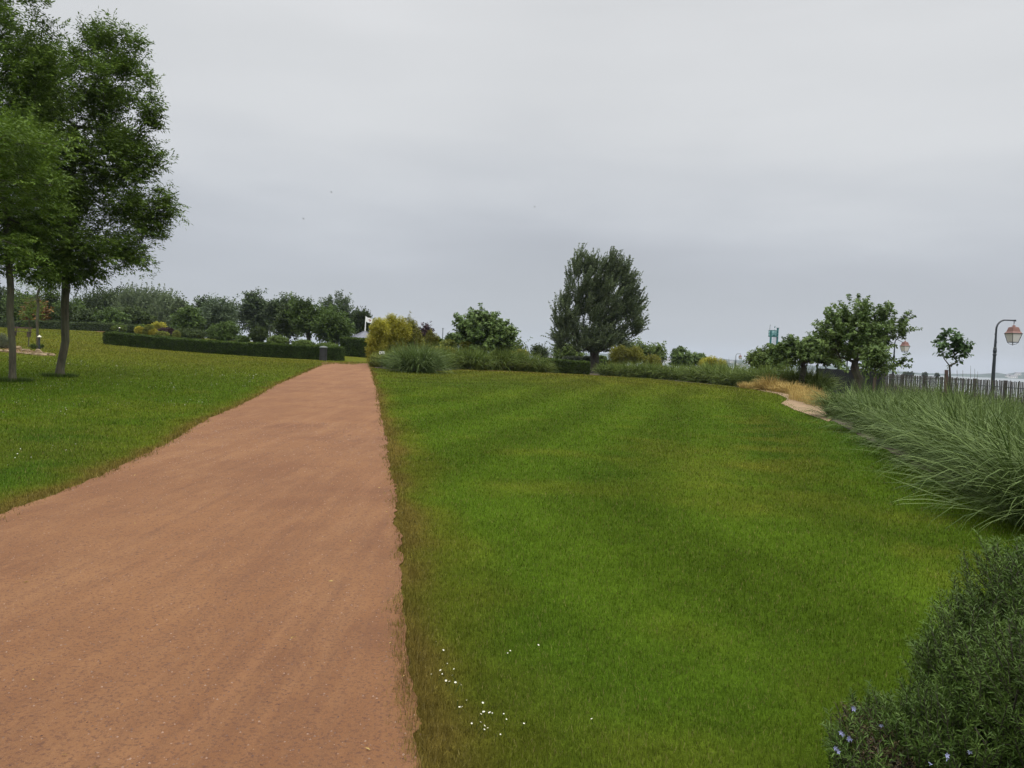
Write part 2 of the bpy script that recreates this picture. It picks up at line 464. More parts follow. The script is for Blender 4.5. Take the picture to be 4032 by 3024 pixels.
def skeleton(root, rootr, T, rtip, seg=1.0):
    "greedy branching: returns list of (p0,p1,r0,r1)"
    pts = [np.array(p, float) for p in root]; par = [-1] + list(range(len(root) - 1))
    dist = [0.0]
    for i in range(1, len(pts)): dist.append(dist[-1] + np.linalg.norm(pts[i] - pts[i - 1]))
    first = max(0, len(root) - 2)
    A = np.zeros((len(T) * 5 + len(root) + 5, 3)); A[:len(pts)] = pts
    Dd = np.zeros(len(A)); Dd[:len(pts)] = dist
    cnt = len(pts)
    order = np.argsort(np.linalg.norm(T - pts[-1], axis=1))
    for i in order:
        q = T[i]
        dd = np.linalg.norm(A[first:cnt] - q, axis=1) + .12 * Dd[first:cnt] + .8 * np.maximum(0, A[first:cnt, 2] - q[2])
        j = first + int(np.argmin(dd))
        p0 = A[j].copy(); L = np.linalg.norm(q - p0); ns_ = min(4, max(1, int(L / seg)))
        sag = np.array([0, 0, 1.]) * L * .10 + rng.normal(size=3) * L * .05
        pj = j
        for k in range(1, ns_ + 1):
            t = k / ns_; p = p0 + (q - p0) * t - sag * math.sin(math.pi * t) * .8
            A[cnt] = p; Dd[cnt] = Dd[pj] + np.linalg.norm(p - A[pj]); par.append(pj); pj = cnt; cnt += 1
    area = np.zeros(cnt)
    kids = np.zeros(cnt, int)
    for i in range(cnt): 
        if par[i] >= 0: kids[par[i]] += 1
    for i in range(cnt - 1, -1, -1):
        if kids[i] == 0: area[i] = rtip ** 2.3
        if par[i] >= 0: area[par[i]] += area[i]
    r = area ** (1 / 2.3)
    k = rootr / max(r[0], 1e-6)
    r = r * np.clip(k, 0, 1) if k < 1 else np.where(np.arange(cnt) < len(root), rootr, r * (1 + (min(k, 2.0) - 1) * (r / r.max())))
    n0 = len(root)
    for i in range(n0): r[i] = max(r[i], rootr * (1 - .28 * i / max(1, n0 - 1)))
    pdir = []
    for i in range(n0, cnt):
        pass
    E = [(A[par[i]], A[i], min(r[par[i]], r[i] * 1.6) if i >= n0 else r[par[i]], r[i]) for i in range(cnt) if par[i] >= 0]
    return E
def edges_quads(E, n=6):
    p0 = np.array([e[0] for e in E]); p1 = np.array([e[1] for e in E]); r0 = np.array([e[2] for e in E]); r1 = np.array([e[3] for e in E])
    d = norm(p1 - p0); ref = np.where(np.abs(d[:, 2:3]) > .9, np.array([[1., 0, 0]]), np.array([[0, 0, 1.]]))
    u = norm(np.cross(d, ref)); v = np.cross(d, u); p1 = p1 + d * r1[:, None] * .4
    Q = []
    for k in range(n):
        a0 = 2 * math.pi * k / n; a1 = 2 * math.pi * (k + 1) / n
        o0 = u * math.cos(a0) + v * math.sin(a0); o1 = u * math.cos(a1) + v * math.sin(a1)
        Q.append(np.stack([p0 + o0 * r0[:, None], p0 + o1 * r0[:, None], p1 + o1 * r1[:, None], p1 + o0 * r1[:, None]], 1))
    return np.concatenate(Q)

def tree(name, label, cat, px, d, blobs, nt_=60, per=8, sl=.6, nl=9, lL=.1, lW=.05, mat='mid', bark='bark2', tr=.15, fork=None,
         up=.5, wind=(0, 0, 0), spread=55, droop=.2, planar=False, inner=.4, power=.6, group=None, rtip=.008, lean=None, jit=.45, sides=6, leader=True, outw=.7, tfrom=0., back=.55):
    base = place(px, d)
    bl = blobs3(blobs, d)
    t = thing(name, base, label, cat, group)
    T, Dn, f = sample_blobs(bl, nt_, inner, power)
    T = T - norm(Dn * outw + np.array([0, 0, up]) + np.array(wind)) * (sl * back)
    T[:, 2] = np.maximum(T[:, 2], W3(*fork, d)[2] + .1 if fork is not None and not leader else -9)
    zmin = min(c[2] - r[2] for c, r in bl)
    fk = W3(*fork, d) if fork is not None else np.array([*(base[:2] * .5 + bl[0][0][:2] * .5), max(zmin + .1, base[2] + .3)])
    root = [base - np.array([0, 0, .15]), base + (fk - base) * .08, base + (fk - base) * .35 + rng.normal(size=3) * (tr * .3, .02, 0), base + (fk - base) * .7 + rng.normal(size=3) * (tr * .35, .03, 0), fk]
    # continue the leader up
    top = max(c[2] + r[2] * .6 for c, r in bl); cc = bl[0][0]
    for k in ((.3, .6) if leader else ()): root.append(fk + (np.array([cc[0], cc[1], top]) - fk) * k + rng.normal(size=3) * .06)
    E = skeleton(root, tr, T, rtip, seg=max(.5, sl))
    # trunk flare
    E[0] = (E[0][0], E[0][1], tr * 1.45, tr * 1.05); E[1] = (E[1][0], E[1][1], tr * 1.05, tr)
    big = [e for e in E if e[2] > .06]; small = [e for e in E if e[2] <= .06]
    Q = [edges_quads(big, 9 if tr > .1 else 6)] if big else []
    if small: Q.append(edges_quads(small, 4))
    quadmesh('trunk', np.concatenate(Q), M[bark], parent=t)
    m = nt_ * per
    idx = np.repeat(np.arange(nt_), per)
    P = T[idx] + rng.normal(size=(m, 3)) * sl * jit
    cen = (bl[0][0] + base) * .5; cen = np.array([cen[0], cen[1], fk[2]])
    D = norm(norm(Dn[idx]) * outw + norm(P - cen) * .5 + np.array([0, 0, up]) + rng.normal(size=(m, 3)) * .35 + np.array(wind))
    L = sl * rng.uniform(.6, 1.35, m)
    Q = shoots(P, D, L, nl, lL, lW, spread, droop, planar, tfrom)
    quadmesh('crown', Q, M[mat], parent=t, rnd=np.clip(np.repeat(rng.random(m), nl) * .6 + rng.random(m * nl) * .4, 0, 1))
    return t
def bush(name, label, cat, px, d, blobs, n=300, sl=.4, nl=10, lL=.08, lW=.04, mat='mid', up=.6, wind=(0, 0, 0), spread=50, droop=.15,
         inner=.35, group=None, core=None, planar=False, loc=None, power=.7):
    base = place(px, d) if loc is None else np.array(loc)
    bl = blobs3(blobs, d)
    P, Dn, f = sample_blobs(bl, n, inner, power)
    P[:, 2] = np.maximum(P[:, 2], gz(P[:, 0], P[:, 1]) + .02)
    D = norm(Dn * .8 + np.array([0, 0, up]) + rng.normal(size=(n, 3)) * .35 + np.array(wind))
    L = sl * rng.uniform(.5, 1.4, n)
    P = P - D * L[:, None] * .8
    Q = shoots(P, D, L, nl, lL, lW, spread, droop, planar)
    o = quadmesh(name, Q, M[mat], loc=base, rnd=np.clip(np.repeat(rng.random(n), nl) * .6 + rng.random(n * nl) * .4, 0, 1))
    tag(o, label, cat, group)
    return o

def blades(B, az, L, tilt0, tilt1, w, segs=6, power=1.4):
    "arching grass blades: base (N,3), azimuth, length, start/end angle from vertical"
    N = len(B); p = B.copy(); Pts = [p.copy()]
    h = np.stack([np.cos(az), np.sin(az), np.zeros(N)], 1); z = np.array([0, 0, 1.])
    for k in range(segs):
        t = (k + .5) / segs; a = tilt0 + (tilt1 - tilt0) * t ** power
        p = p + (L / segs)[:, None] * (h * np.sin(a)[:, None] + z * np.cos(a)[:, None]); Pts.append(p.copy())
    s = np.stack([-np.sin(az), np.cos(az), np.zeros(N)], 1); s = norm(s + rng.normal(size=(N, 3)) * .35)
    Q = []
    for k in range(segs):
        w0 = w * (1 - (k / segs) ** 2) * (.6 + .4 * min(1, k * 2 / segs)); w1 = w * (1 - ((k + 1) / segs) ** 2) * (.6 + .4 * min(1, (k + 1) * 2 / segs))
        Q.append(np.stack([Pts[k] - s * w0[:, None] / 2, Pts[k] + s * w0[:, None] / 2, Pts[k + 1] + s * w1[:, None] / 2, Pts[k + 1] - s * w1[:, None] / 2], 1))
    return np.stack(Q, 1).reshape(-1, 4, 3), segs
def tuft(name, label, cat, loc, n, h, rad, w, mat, group=None, segs=6, bend=(60, 150), lr=(.75, 1.25), wind=(0, 0), tilt=22, upright=.25):
    loc = np.array(loc, float)
    r = rad * np.sqrt(rng.random(n)); a = rng.random(n) * 6.28
    B = np.stack([loc[0] + r * np.cos(a), loc[1] + r * np.sin(a), np.full(n, loc[2])], 1)
    az = a + rng.normal(size=n) * .5
    hx = np.cos(az) + wind[0]; hy = np.sin(az) + wind[1]; az = np.arctan2(hy, hx)
    L = h * 1.3 * rng.uniform(lr[0], lr[1], n)
    t0 = np.abs(rng.normal(size=n)) * R(tilt) * (.3 + r / rad * .9)
    t1 = np.where(rng.random(n) < upright, np.radians(rng.uniform(15, 50, n)), np.radians(rng.uniform(bend[0], bend[1], n)))
    Q, s = blades(B, az, L, t0, np.maximum(t0, t1), w * rng.uniform(.6, 1.3, n), segs)
    o = quadmesh(name, Q, M[mat], loc=loc, rnd=np.repeat(np.clip(rng.random(n) * .8 + .2 * rng.random(n), 0, 1), s))
    return tag(o, label, cat, group)

# ================================================================== GROUND
PR = [(1677, 3024), (1595, 2552), (1577, 2187), (1549, 1914), (1513, 1695), (1486, 1549), (1466, 1475), (1453, 1443)]
PL = [(0, 2027), (328, 1905), (638, 1759), (820, 1650), (984, 1577), (1094, 1513), (1203, 1467), (1270, 1438)]
pr = [hit(*p) for p in PR]; pl = [hit(*p) for p in PL]
def ext(pts, y0):
    a, b = pts[0], pts[2]; k = (y0 - a[1]) / (b[1] - a[1]); return a + (b - a) * k
pr = [ext(pr, -14.)] + pr; pl = [ext(pl, -14.)] + pl
pr = np.array(sorted(pr, key=lambda p: p[1])); pl = np.array(sorted(pl, key=lambda p: p[1]))
YEND = min(pr[-1][1], pl[-1][1])
def path_x(y):
    return np.interp(y, pl[:, 1], pl[:, 0]), np.interp(y, pr[:, 1], pr[:, 0])
# far crossing walk that the path runs into
CR = [hit(1262, 1425), hit(1350, 1423), hit(1446, 1431), hit(1560, 1437)]
# boundary of the right-hand lawn (bed edge), far left -> near right
BEDPX = [(1475, 1449), (1560, 1458), (1640, 1466), (1760, 1458), (1900, 1452), (2020, 1455), (2155, 1468), (2320, 1477), (2400, 1482), (2550, 1491),
         (2700, 1505), (2830, 1517), (2950, 1530), (3060, 1548), (3130, 1575), (3085, 1585), (3150, 1612), (3240, 1640), (3300, 1668), (3420, 1735), (3560, 1812), (3720, 1900), (3880, 1985), (4032, 2062)]
bed = [hit(*p) for p in BEDPX]
bed += [bed[-1] + np.array([1.0, -2.2]), bed[-1] + np.array([1.2, -5.0]), bed[-1] + np.array([1.0, -14.0])]
bed = np.array(bed)
LAWNR = np.array(list(map(tuple, pr)) + list(map(tuple, bed)))

def lawn_col(x, y):
    "albedo of the turf at a point: greener and yellower patches, mowing bands, worn edges"
    xl, xr = path_x(y)
    dp = np.minimum(np.abs(x - xl), np.abs(x - xr))
    de = dist_poly(x, y, bed)
    n1 = fbm(x / 3.2, y / 3.2, 3); n2 = fbm(x / .9, y / .9, 9); n3 = fbm(x / 9., y / 9., 21); n4 = fbm(x / .25, y / .25, 33, 3)
    right = x > xr
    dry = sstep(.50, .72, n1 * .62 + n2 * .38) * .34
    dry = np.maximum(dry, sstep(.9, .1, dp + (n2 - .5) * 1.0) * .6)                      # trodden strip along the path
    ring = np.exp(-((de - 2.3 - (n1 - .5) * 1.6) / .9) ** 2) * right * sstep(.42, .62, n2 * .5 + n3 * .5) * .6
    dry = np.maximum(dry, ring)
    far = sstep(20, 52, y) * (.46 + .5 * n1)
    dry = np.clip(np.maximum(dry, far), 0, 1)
    band = np.tanh(1.6 * np.sin(de * 2 * math.pi / 2.6)) * right * .13
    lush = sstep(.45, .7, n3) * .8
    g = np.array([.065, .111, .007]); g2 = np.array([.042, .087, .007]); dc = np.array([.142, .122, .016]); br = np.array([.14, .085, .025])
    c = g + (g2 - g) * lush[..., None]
    c = c + (dc - c) * (dry * .78)[..., None]
    worn = sstep(.35, .0, dp + (n2 - .5) * .5) * .65
    c = c + (br - c) * worn[..., None]
    k = (1 + band + (n4 - .5) * .35 + (n2 - .5) * .25)
    return np.clip(c * k[..., None], .003, 1)

def grid_mesh(name, X, Y, Z, mat, wrap=False, col=None, flip=False):
    nr, na = X.shape
    V = np.stack([X, Y, Z], 2).reshape(-1, 3).astype(np.float32)
    i, j = np.meshgrid(np.arange(nr - 1), np.arange(na if wrap else na - 1), indexing='ij')
    j2 = (j + 1) % na
    q = np.stack([i * na + j, i * na + j2, (i + 1) * na + j2, (i + 1) * na + j], 2).reshape(-1, 4)
    if flip: q = q[:, ::-1]
    me = bpy.data.meshes.new(name)
    me.vertices.add(len(V)); me.loops.add(q.size); me.polygons.add(len(q))
    me.vertices.foreach_set('co', V.ravel()); me.loops.foreach_set('vertex_index', q.ravel().astype(np.int32))
    me.polygons.foreach_set('loop_start', np.arange(0, q.size, 4, dtype=np.int32))
    me.polygons.foreach_set('use_smooth', np.ones(len(q), bool))
    if col is not None:
        a = me.attributes.new('col', 'FLOAT_VECTOR', 'POINT'); a.data.foreach_set('vector', col.reshape(-1, 3).astype(np.float32).ravel())
    me.update(calc_edges=True); me.materials.append(mat)
    o = bpy.data.objects.new(name, me); COL.objects.link(o)
    return o

m, n, b = new_mat('turf')
a = attr(n, 'col').outputs['Vector']
f = noise(n, 22, 5, .7); f2 = noise(n, 90, 3, .6)
k = rmap(n, f, .3, .7, .7, 1.3); k2 = rmap(n, f2, .3, .7, .75, 1.25)
mu = node(n, 'ShaderNodeMath', operation='MULTIPLY'); n.links.new(k, mu.inputs[0]); n.links.new(k2, mu.inputs[1])
v = node(n, 'ShaderNodeVectorMath', operation='SCALE'); n.links.new(a, v.inputs[0]); n.links.new(mu.outputs[0], v.inputs['Scale'])
n.links.new(v.outputs[0], b.inputs['Base Color']); b.inputs['Roughness'].default_value = 1; b.inputs['Specular IOR Level'].default_value = .02
bump(n, b, f, .9, .03)
M['turf'] = m
m, n, b = new_mat('turf_blade')
a = attr(n, 'col').outputs['Vector']; n.links.new(a, b.inputs['Base Color'])
b.inputs['Roughness'].default_value = .7; b.inputs['Specular IOR Level'].default_value = .05
t = node(n, 'ShaderNodeBsdfTranslucent'); n.links.new(a, t.inputs[0])
ms = node(n, 'ShaderNodeMixShader'); ms.inputs[0].default_value = .25
n.links.new(b.outputs[0], ms.inputs[1]); n.links.new(t.outputs[0], ms.inputs[2]); n.links.new(ms.outputs[0], n.nodes['Material Output'].inputs[0])
M['blade'] = m

GC = .62  # darkens the ground colour to stand in for shade between the blades
rr = np.concatenate([[0.02], np.geomspace(.6, 330, 230), np.geomspace(360, 9000, 14)])
af = np.linspace(-60, 60, 420)
aa = math.pi / 180 * np.concatenate([af, np.linspace(60, 300, 90)[1:-1]])
RR, AA = np.meshgrid(rr, aa, indexing='ij')
GX = RR * np.sin(AA); GY = RR * np.cos(AA)
GZ = gz(GX, GY)
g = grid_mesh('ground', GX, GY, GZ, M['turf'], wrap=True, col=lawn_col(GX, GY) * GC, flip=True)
tag(g, 'short mown lawn and park ground reaching down to the shore', kind='structure')

# water
m, n, b = new_mat('estuary_water')
b.inputs['Base Color'].default_value = (.13, .145, .15, 1); b.inputs['Roughness'].default_value = .5
t_ = node(n, 'ShaderNodeTexCoord'); mp_ = node(n, 'ShaderNodeMapping'); mp_.inputs['Scale'].default_value = (.15, .5, 1)
n.links.new(t_.outputs['Object'], mp_.inputs[0]); f = noise(n, 1.0, 5, .6, mp_.outputs[0]); bump(n, b, f, .35, .3)
wr = np.concatenate([[1.], np.geomspace(30, 9500, 24)]); wa = np.linspace(0, 2 * math.pi, 97)[:-1]
WR, WA = np.meshgrid(wr, wa, indexing='ij')
g = grid_mesh('water', WR * np.sin(WA), WR * np.cos(WA), np.full(WR.shape, -3.0), m, wrap=True, flip=True)
tag(g, 'pale grey estuary water', kind='structure')

# red gravel path
m, n, b = new_mat('red_gravel')
t_ = node(n, 'ShaderNodeTexCoord'); mp_ = node(n, 'ShaderNodeMapping'); mp_.inputs['Scale'].default_value = (1.0, .28, 1); mp_.inputs['Rotation'].default_value = (0, 0, R(-14))
n.links.new(t_.outputs['Object'], mp_.inputs[0])
fs = noise(n, 1.7, 9, .72, mp_.outputs[0]); fp = noise(n, .55, 4, .6); fg = noise(n, 55, 4, .75); fd = noise(n, 170, 2, .6); ft = noise(n, 9, 6, .7, mp_.outputs[0])
mp2 = node(n, 'ShaderNodeMapping'); mp2.inputs['Scale'].default_value = (7.0, .22, 1); mp2.inputs['Rotation'].default_value = (0, 0, R(13)); n.links.new(t_.outputs['Object'], mp2.inputs[0]); ftr = noise(n, 1.0, 4, .55, mp2.outputs[0])
c = mixc(n, rmap(n, fp, .35, .65), (.140, .063, .028), (.194, .093, .039))
c = mixc(n, rmap(n, fs, .46, .70, 0, .75), c, (.235, .122, .055))
c = mixc(n, rmap(n, ft, .45, .7, 0, .35), c, (.125, .064, .034))
c = mixc(n, rmap(n, ftr, .55, .72, 0, .38), c, (.24, .120, .056))
c = mixc(n, rmap(n, ftr, .44, .30, 0, .30), c, (.095, .042, .024))
c = mixc(n, rmap(n, fg, .50, .64, 0, .85), c, (.090, .042, .026))
c = mixc(n, rmap(n, fd, .62, .75, 0, .7), c, (.27, .18, .13))
c = mixc(n, rmap(n, fd, .36, .28, 0, .6), c, (.05, .025, .018))
n.links.new(c, b.inputs['Base Color']); b.inputs['Roughness'].default_value = .95; b.inputs['Specular IOR Level'].default_value = .2
ad = node(n, 'ShaderNodeMath', operation='ADD'); n.links.new(fg, ad.inputs[0]); n.links.new(fd, ad.inputs[1])
bump(n, b, ad.outputs[0], .8, .012)
M['gravel'] = m
def ribbon(name, Lp, Rp, mat, lift, nac, label, jl=.0, jr=.0, seed=0, kind='structure'):
    "Lp,Rp (N,2) matching points; surface follows the ground a little above it"
    u = np.linspace(0, 1, nac)
    X = Lp[:, None, 0] * (1 - u) + Rp[:, None, 0] * u; Y = Lp[:, None, 1] * (1 - u) + Rp[:, None, 1] * u
    if jl or jr:
        w = norm(Rp - Lp)
        s = np.arange(len(Lp)) * 1.0
        nl_ = (fbm(Lp[:, 0] * 2.2, Lp[:, 1] * 2.2, seed, 4) - .5) * jl + (fbm(Lp[:, 0] * 9, Lp[:, 1] * 9, seed + 4, 2) - .5) * jl * .5
        nr_ = (fbm(Rp[:, 0] * 2.2, Rp[:, 1] * 2.2, seed + 8, 4) - .5) * jr + (fbm(Rp[:, 0] * 9, Rp[:, 1] * 9, seed + 14, 2) - .5) * jr * .5
        X = X + w[:, None, 0] * (nl_[:, None] * (1 - u) + nr_[:, None] * u); Y = Y + w[:, None, 1] * (nl_[:, None] * (1 - u) + nr_[:, None] * u)
    Z = gz(X, Y) + lift
    g = grid_mesh(name, X, Y, Z, mat, flip=True)
    # make normals face up
    me = g.data
    if me.polygons[0].normal.z < 0: me.flip_normals()
    if kind: tag(g, label, kind=kind)
    return g
ys = np.concatenate([np.linspace(-13.9, 1.5, 60), np.arange(1.55, 14, .04), np.arange(14, YEND, .3), [YEND]])
xl, xr = path_x(ys)
ribbon('path', np.stack([xl, ys], 1), np.stack([xr, ys], 1), M['gravel'], .012, 26, 'red gravel footpath across the lawn', .12, .12, 3)
# head of the path where it swings right behind the bamboo
h0 = np.array([xl[-1], YEND]); h1 = np.array([xr[-1], YEND])
tt = np.linspace(0, 1, 30)[:, None]
Lh = h0 + (CR[0] - h0) * np.minimum(tt * 3, 1) + (np.array([14., 64.]) - CR[0]) * np.maximum(0, (tt - .333) / .667)
Rh = h1 + (CR[2] - h1) * np.minimum(tt * 3, 1) * .15 + (np.array([14., 61.]) - h1) * np.maximum(0, (tt - .333) / .667)
Rh = np.where(tt < .334, h1 + tt * 0, h1 + (np.array([14., 61.]) - h1) * ((tt - .333) / .667))
ribbon('path', Lh, Rh, M['gravel'], .010, 12, 'red gravel footpath bending away behind the bamboo')
# far pale path between the two left hedges
a0, a1 = place(380, 97), place(900, 84); a2, a3 = place(380, 94.5), place(900, 81)
tt = np.linspace(0, 1, 40)[:, None]
ribbon('path', a0[:2] + (a1 - a0)[:2] * tt, a2[:2] + (a3 - a2)[:2] * tt, M['gravel'], .02, 6, 'distant pale path behind the clipped hedge')

# soil of the right-hand bed
soil = plain('bark_mulch_soil', (.045, .028, .018), .95, nscale=18, namp=.7, bumps=1.0)
def densify(P, s=.35):
    o = []
    for i in range(len(P) - 1):
        k = max(1, int(np.linalg.norm(P[i + 1] - P[i]) / s))
        for j in range(k): o.append(P[i] + (P[i + 1] - P[i]) * j / k)
    o.append(P[-1]); return np.array(o)
bd = densify(bed)
cen = np.array([3.0, 22.0])
outer = []
for p in bd:
    if p[1] > 40: outer.append(p + np.array([(p[0] - 3) * .12, 9.0]))
    else: outer.append(np.array([max(18.6, p[0] + 3.5) if p[1] > 12 else p[0] + 6.5, p[1] + 4.5 + 4.5 * max(0, min(1, (p[1] - 25) / 15))]))
outer = np.array(outer)
ribbon('soil_bed', bd, outer, soil, .012, 18, 'dark mulched planting bed along the lawn edge', .25, 0, 40)
# bare reddish soil in the bed gap
bare = plain('bare_pinkish_soil', (.19, .125, .065), .95, nscale=14, namp=.4, bumps=.8)
bp_out = [hit(*p) for p in ((3070, 1590), (3120, 1612), (3200, 1640), (3262, 1662), (3290, 1640))]
bp_in = [hit(*p) for p in ((2985, 1533), (3040, 1541), (3120, 1556), (3230, 1560), (3290, 1580))]
bp_out = densify(np.array([hit(2985, 1538), hit(3060, 1552), hit(3115, 1578), hit(3075, 1590)] + bp_out[1:]), .12)
kk = np.linspace(0, 1, len(bp_out)); bi = np.array(bp_in); ki = np.linspace(0, 1, len(bi))
bp_in = np.stack([np.interp(kk, ki, bi[:, 0]), np.interp(kk, ki, bi[:, 1])], 1)
ribbon('soil_patch', bp_out, bp_in, bare, .024, 14, 'bare pinkish soil patch in the planting bed', .6, .2, 50)

# turf blades
def blades_lawn(N, r0, r1, seed):
    g_ = np.random.default_rng(seed)
    u = g_.random(N); r = r0 * (r1 / r0) ** u; th = math.pi / 180 * g_.uniform(-43, 43, N)
    x = r * np.sin(th); y = r * np.cos(th)
    xl, xr = path_x(y)
    jit_ = (fbm(x * 2.6, y * 2.6, 77, 4) - .56) * .38
    onpath = (x > xl - jit_) & (x < xr + jit_) & (y < YEND + 3)
    dep = np.minimum(x - (xl - jit_), xr + jit_ - x)
    onpath &= ~(g_.random(N) < .55 * np.exp(-np.maximum(dep, 0) / .045))
    right = x > (xl + xr) / 2
    inl = np.where(right, in_poly(x + (fbm(x * 1.7, y * 1.7, 91, 3) - .5) * .7 * np.clip(x - xr - .3, 0, 1) + .15 * (x < xr + .2), y + (fbm(x * 1.7, y * 1.7, 95, 3) - .5) * .7 * np.clip(x - xr - .3, 0, 1), LAWNR), (y < xl * 0 + 58 + np.maximum(0, -20 - x) * 1.6))
    keep = (~onpath) & inl
    x, y, r = x[keep], y[keep], r[keep]; n_ = len(x)
    z = gz(x, y)
    h = .030 * np.maximum(1, (r / 7)) ** .45 * g_.uniform(.5, 1.35, n_) * (1 + .5 * (fbm(x, y, 5, 3) - .5))
    xl2, xr2 = path_x(y); ed_ = np.minimum(np.abs(x - xl2), np.abs(x - xr2)); h = h * (1 + .7 * np.exp(-(ed_ / .09) ** 2))
    w = .0028 * np.maximum(1, r / 3.2) ** .95 * g_.uniform(.7, 1.4, n_)
    az = g_.random(n_) * 6.283; ti = np.abs(g_.normal(size=n_)) * .75
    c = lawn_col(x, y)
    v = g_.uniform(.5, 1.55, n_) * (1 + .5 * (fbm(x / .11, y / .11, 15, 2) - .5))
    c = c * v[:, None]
    st = g_.random(n_) < .07
    c[st] = c[st] * .4 + np.array([.22, .18, .07]) * .6
    s = np.stack([np.cos(az + 1.57), np.sin(az + 1.57), np.zeros(n_)], 1) * (w / 2)[:, None]
    B = np.stack([x, y, z - .003], 1)
    tip = B + np.stack([np.cos(az) * np.sin(ti), np.sin(az) * np.sin(ti), np.cos(ti)], 1) * h[:, None]
    return np.stack([B - s, B + s, tip], 1), c
T3, C3 = blades_lawn(1350000, 2.3, 105, 4)
g = quadmesh('lawn_grass', T3, M['blade'], k=3, col=C3, rnd=np.zeros(len(T3)))
tag(g, 'short mown grass blades of the lawn', 'grass', kind='stuff')

# small loose stones on the path
N = 6500
gy = 2.3 * (16 / 2.3) ** rng.random(N); xl, xr = path_x(gy); gx = xl + (xr - xl) * rng.random(N)
s = rng.uniform(.002, .0065, N) * np.maximum(1, gy / 6)
cz = gz(gx, gy) + .012
o6 = np.array([[1, 0, 0], [0, 1, 0], [-1, 0, 0], [0, -1, 0]]) 
Pb = np.stack([gx, gy, cz], 1)
tris = []
rot = rng.random(N) * 6.28
for k in range(4):
    a0 = rot + k * 1.57; a1 = rot + (k + 1) * 1.57
    tris.append(np.stack([Pb + np.stack([np.cos(a0) * s, np.sin(a0) * s * 1.0, -0 * s], 1), Pb + np.stack([np.cos(a1) * s, np.sin(a1) * s, 0 * s], 1), Pb + np.stack([0 * s, 0 * s, s * .8], 1)], 1))
T = np.concatenate(tris)
stm = leafmat('pebble', (.07, .035, .025), (.26, .17, .12), trans=0, clump=.1)
tag(quadmesh('loose_gravel', T, stm, k=3, rnd=np.tile(rng.random(N), 4)), 'loose little stones on the gravel path', 'gravel', kind='stuff')

# dry leaves and twigs dropped on the path
N = 55
ly = 2.6 * (22 / 2.6) ** rng.random(N); xl, xr = path_x(ly); lx = xl + (xr - xl) * rng.beta(.6, .5, N)
Pl = np.stack([lx, ly, gz(lx, ly) + .018], 1); Dl = rng.normal(size=(N, 3)) * np.array([1, 1, .12])
tag(quadmesh('leaf_litter', shoots(Pl, Dl, np.full(N, .02), 1, .034, .011, 10, 0), M['straw'], rnd=rng.random(N) * .4), 'few dry leaves and bits of straw lying on the gravel path', 'leaf litter', kind='stuff')

# daisies
def daisy_mesh(r):
    mb = MB(); n_ = 9
    for k in range(n_):
        a = 2 * math.pi * k / n_; d = Vector((math.cos(a), math.sin(a), .12)); q = Vector((-math.sin(a), math.cos(a), 0))
        mb.add([d * r * .2 - q * r * .1, d * r * .8 - q * r * .24, d * r, d * r * .8 + q * r * .24, d * r * .2 + q * r * .1], [(0, 1, 2, 3, 4)], 0)
    mb.lathe((0, 0, .0), [(r * .34, 0), (r * .28, r * .16), (.0005, r * .22)], 8, 1)
    mb.tube([(0, 0, -.05), (0.003, 0, -.02), (0, 0, 0)], .0012, 4, 2)
    return mb
dz = [(1760, 2640), (1757, 2655), (1786, 2662), (1733, 2667), (1740, 2682), (1780, 2688), (1697, 2683), (1729, 2688), (1755, 2709), (1768, 2712), (1792, 2716), (1809, 2720), (1815, 2726),
      (1800, 2788), (1836, 2788), (1808, 2815), (1818, 2814), (1900, 2798), (1893, 2843), (1903, 2834), (1926, 2837), (1937, 2839), (1982, 2842), (1993, 2864), (1856, 2881), (1891, 2875), (1907, 2890), (1919, 2899),
      (1906, 2905), (2062, 2881), (1980, 2900), (1958, 2915), (1969, 2925), (2328, 2862), (1998, 2598), (2008, 2588), (2119, 2565), (1717, 2552), (1745, 2586)]
d0 = None
for i, p in enumerate(dz):
    q = hit(*p)
    if d0 is None:
        d0 = daisy_mesh(.0058).build('daisy', [M['daisy'], M['daisyc'], M['hedge']], local=True); o = d0
    else:
        o = d0.copy(); COL.objects.link(o)
    o.location = (q[0], q[1], g1(*q) + .036); o.rotation_euler = (rng.normal() * .3 - .25, rng.normal() * .3, rng.random() * 6)
    sc_ = rng.uniform(.55, 1.15); o.scale = (sc_,) * 3
    up_ = i < 13
    tag(o, 'tiny white daisy in the upper cluster beside the path edge' if up_ else ('tiny white daisy in the lower cluster in the near lawn' if i < 34 else 'single white daisy alone in the near lawn'), 'daisy', 'daisies in the near lawn')
# scattered daisies in the left lawn
N = 5200
u = rng.random(N)
x = rng.uniform(-26, -1.5, N); y = 5 * (40 / 5) ** rng.random(N)
k = fbm(x / 2.5, y / 2.5, 61, 3) > .53; xl, _ = path_x(y)
k &= (x < xl - .9) & (np.abs(x) < y * .9)
x, y = x[k], y[k]; N = len(x); z = gz(x, y) + .045
s = .009 * np.maximum(1, y / 14) ** .6 * rng.uniform(.6, 1.2, N)
a = rng.random(N) * 3
nx = np.stack([np.cos(a), np.sin(a), .25 * rng.normal(size=N)], 1) * s[:, None]; ny = np.stack([-np.sin(a), np.cos(a), .25 * rng.normal(size=N) - .2], 1) * s[:, None]
P = np.stack([x, y, z], 1)
hexa = np.stack([P + nx, P + nx * .5 + ny * .86, P - nx * .5 + ny * .86, P - nx, P - nx * .5 - ny * .86, P + nx * .5 - ny * .86], 1)
tag(quadmesh('lawn_daisies', hexa, M['daisy'], k=6), 'scattered tiny white daisies in the left lawn', 'daisies', kind='stuff')

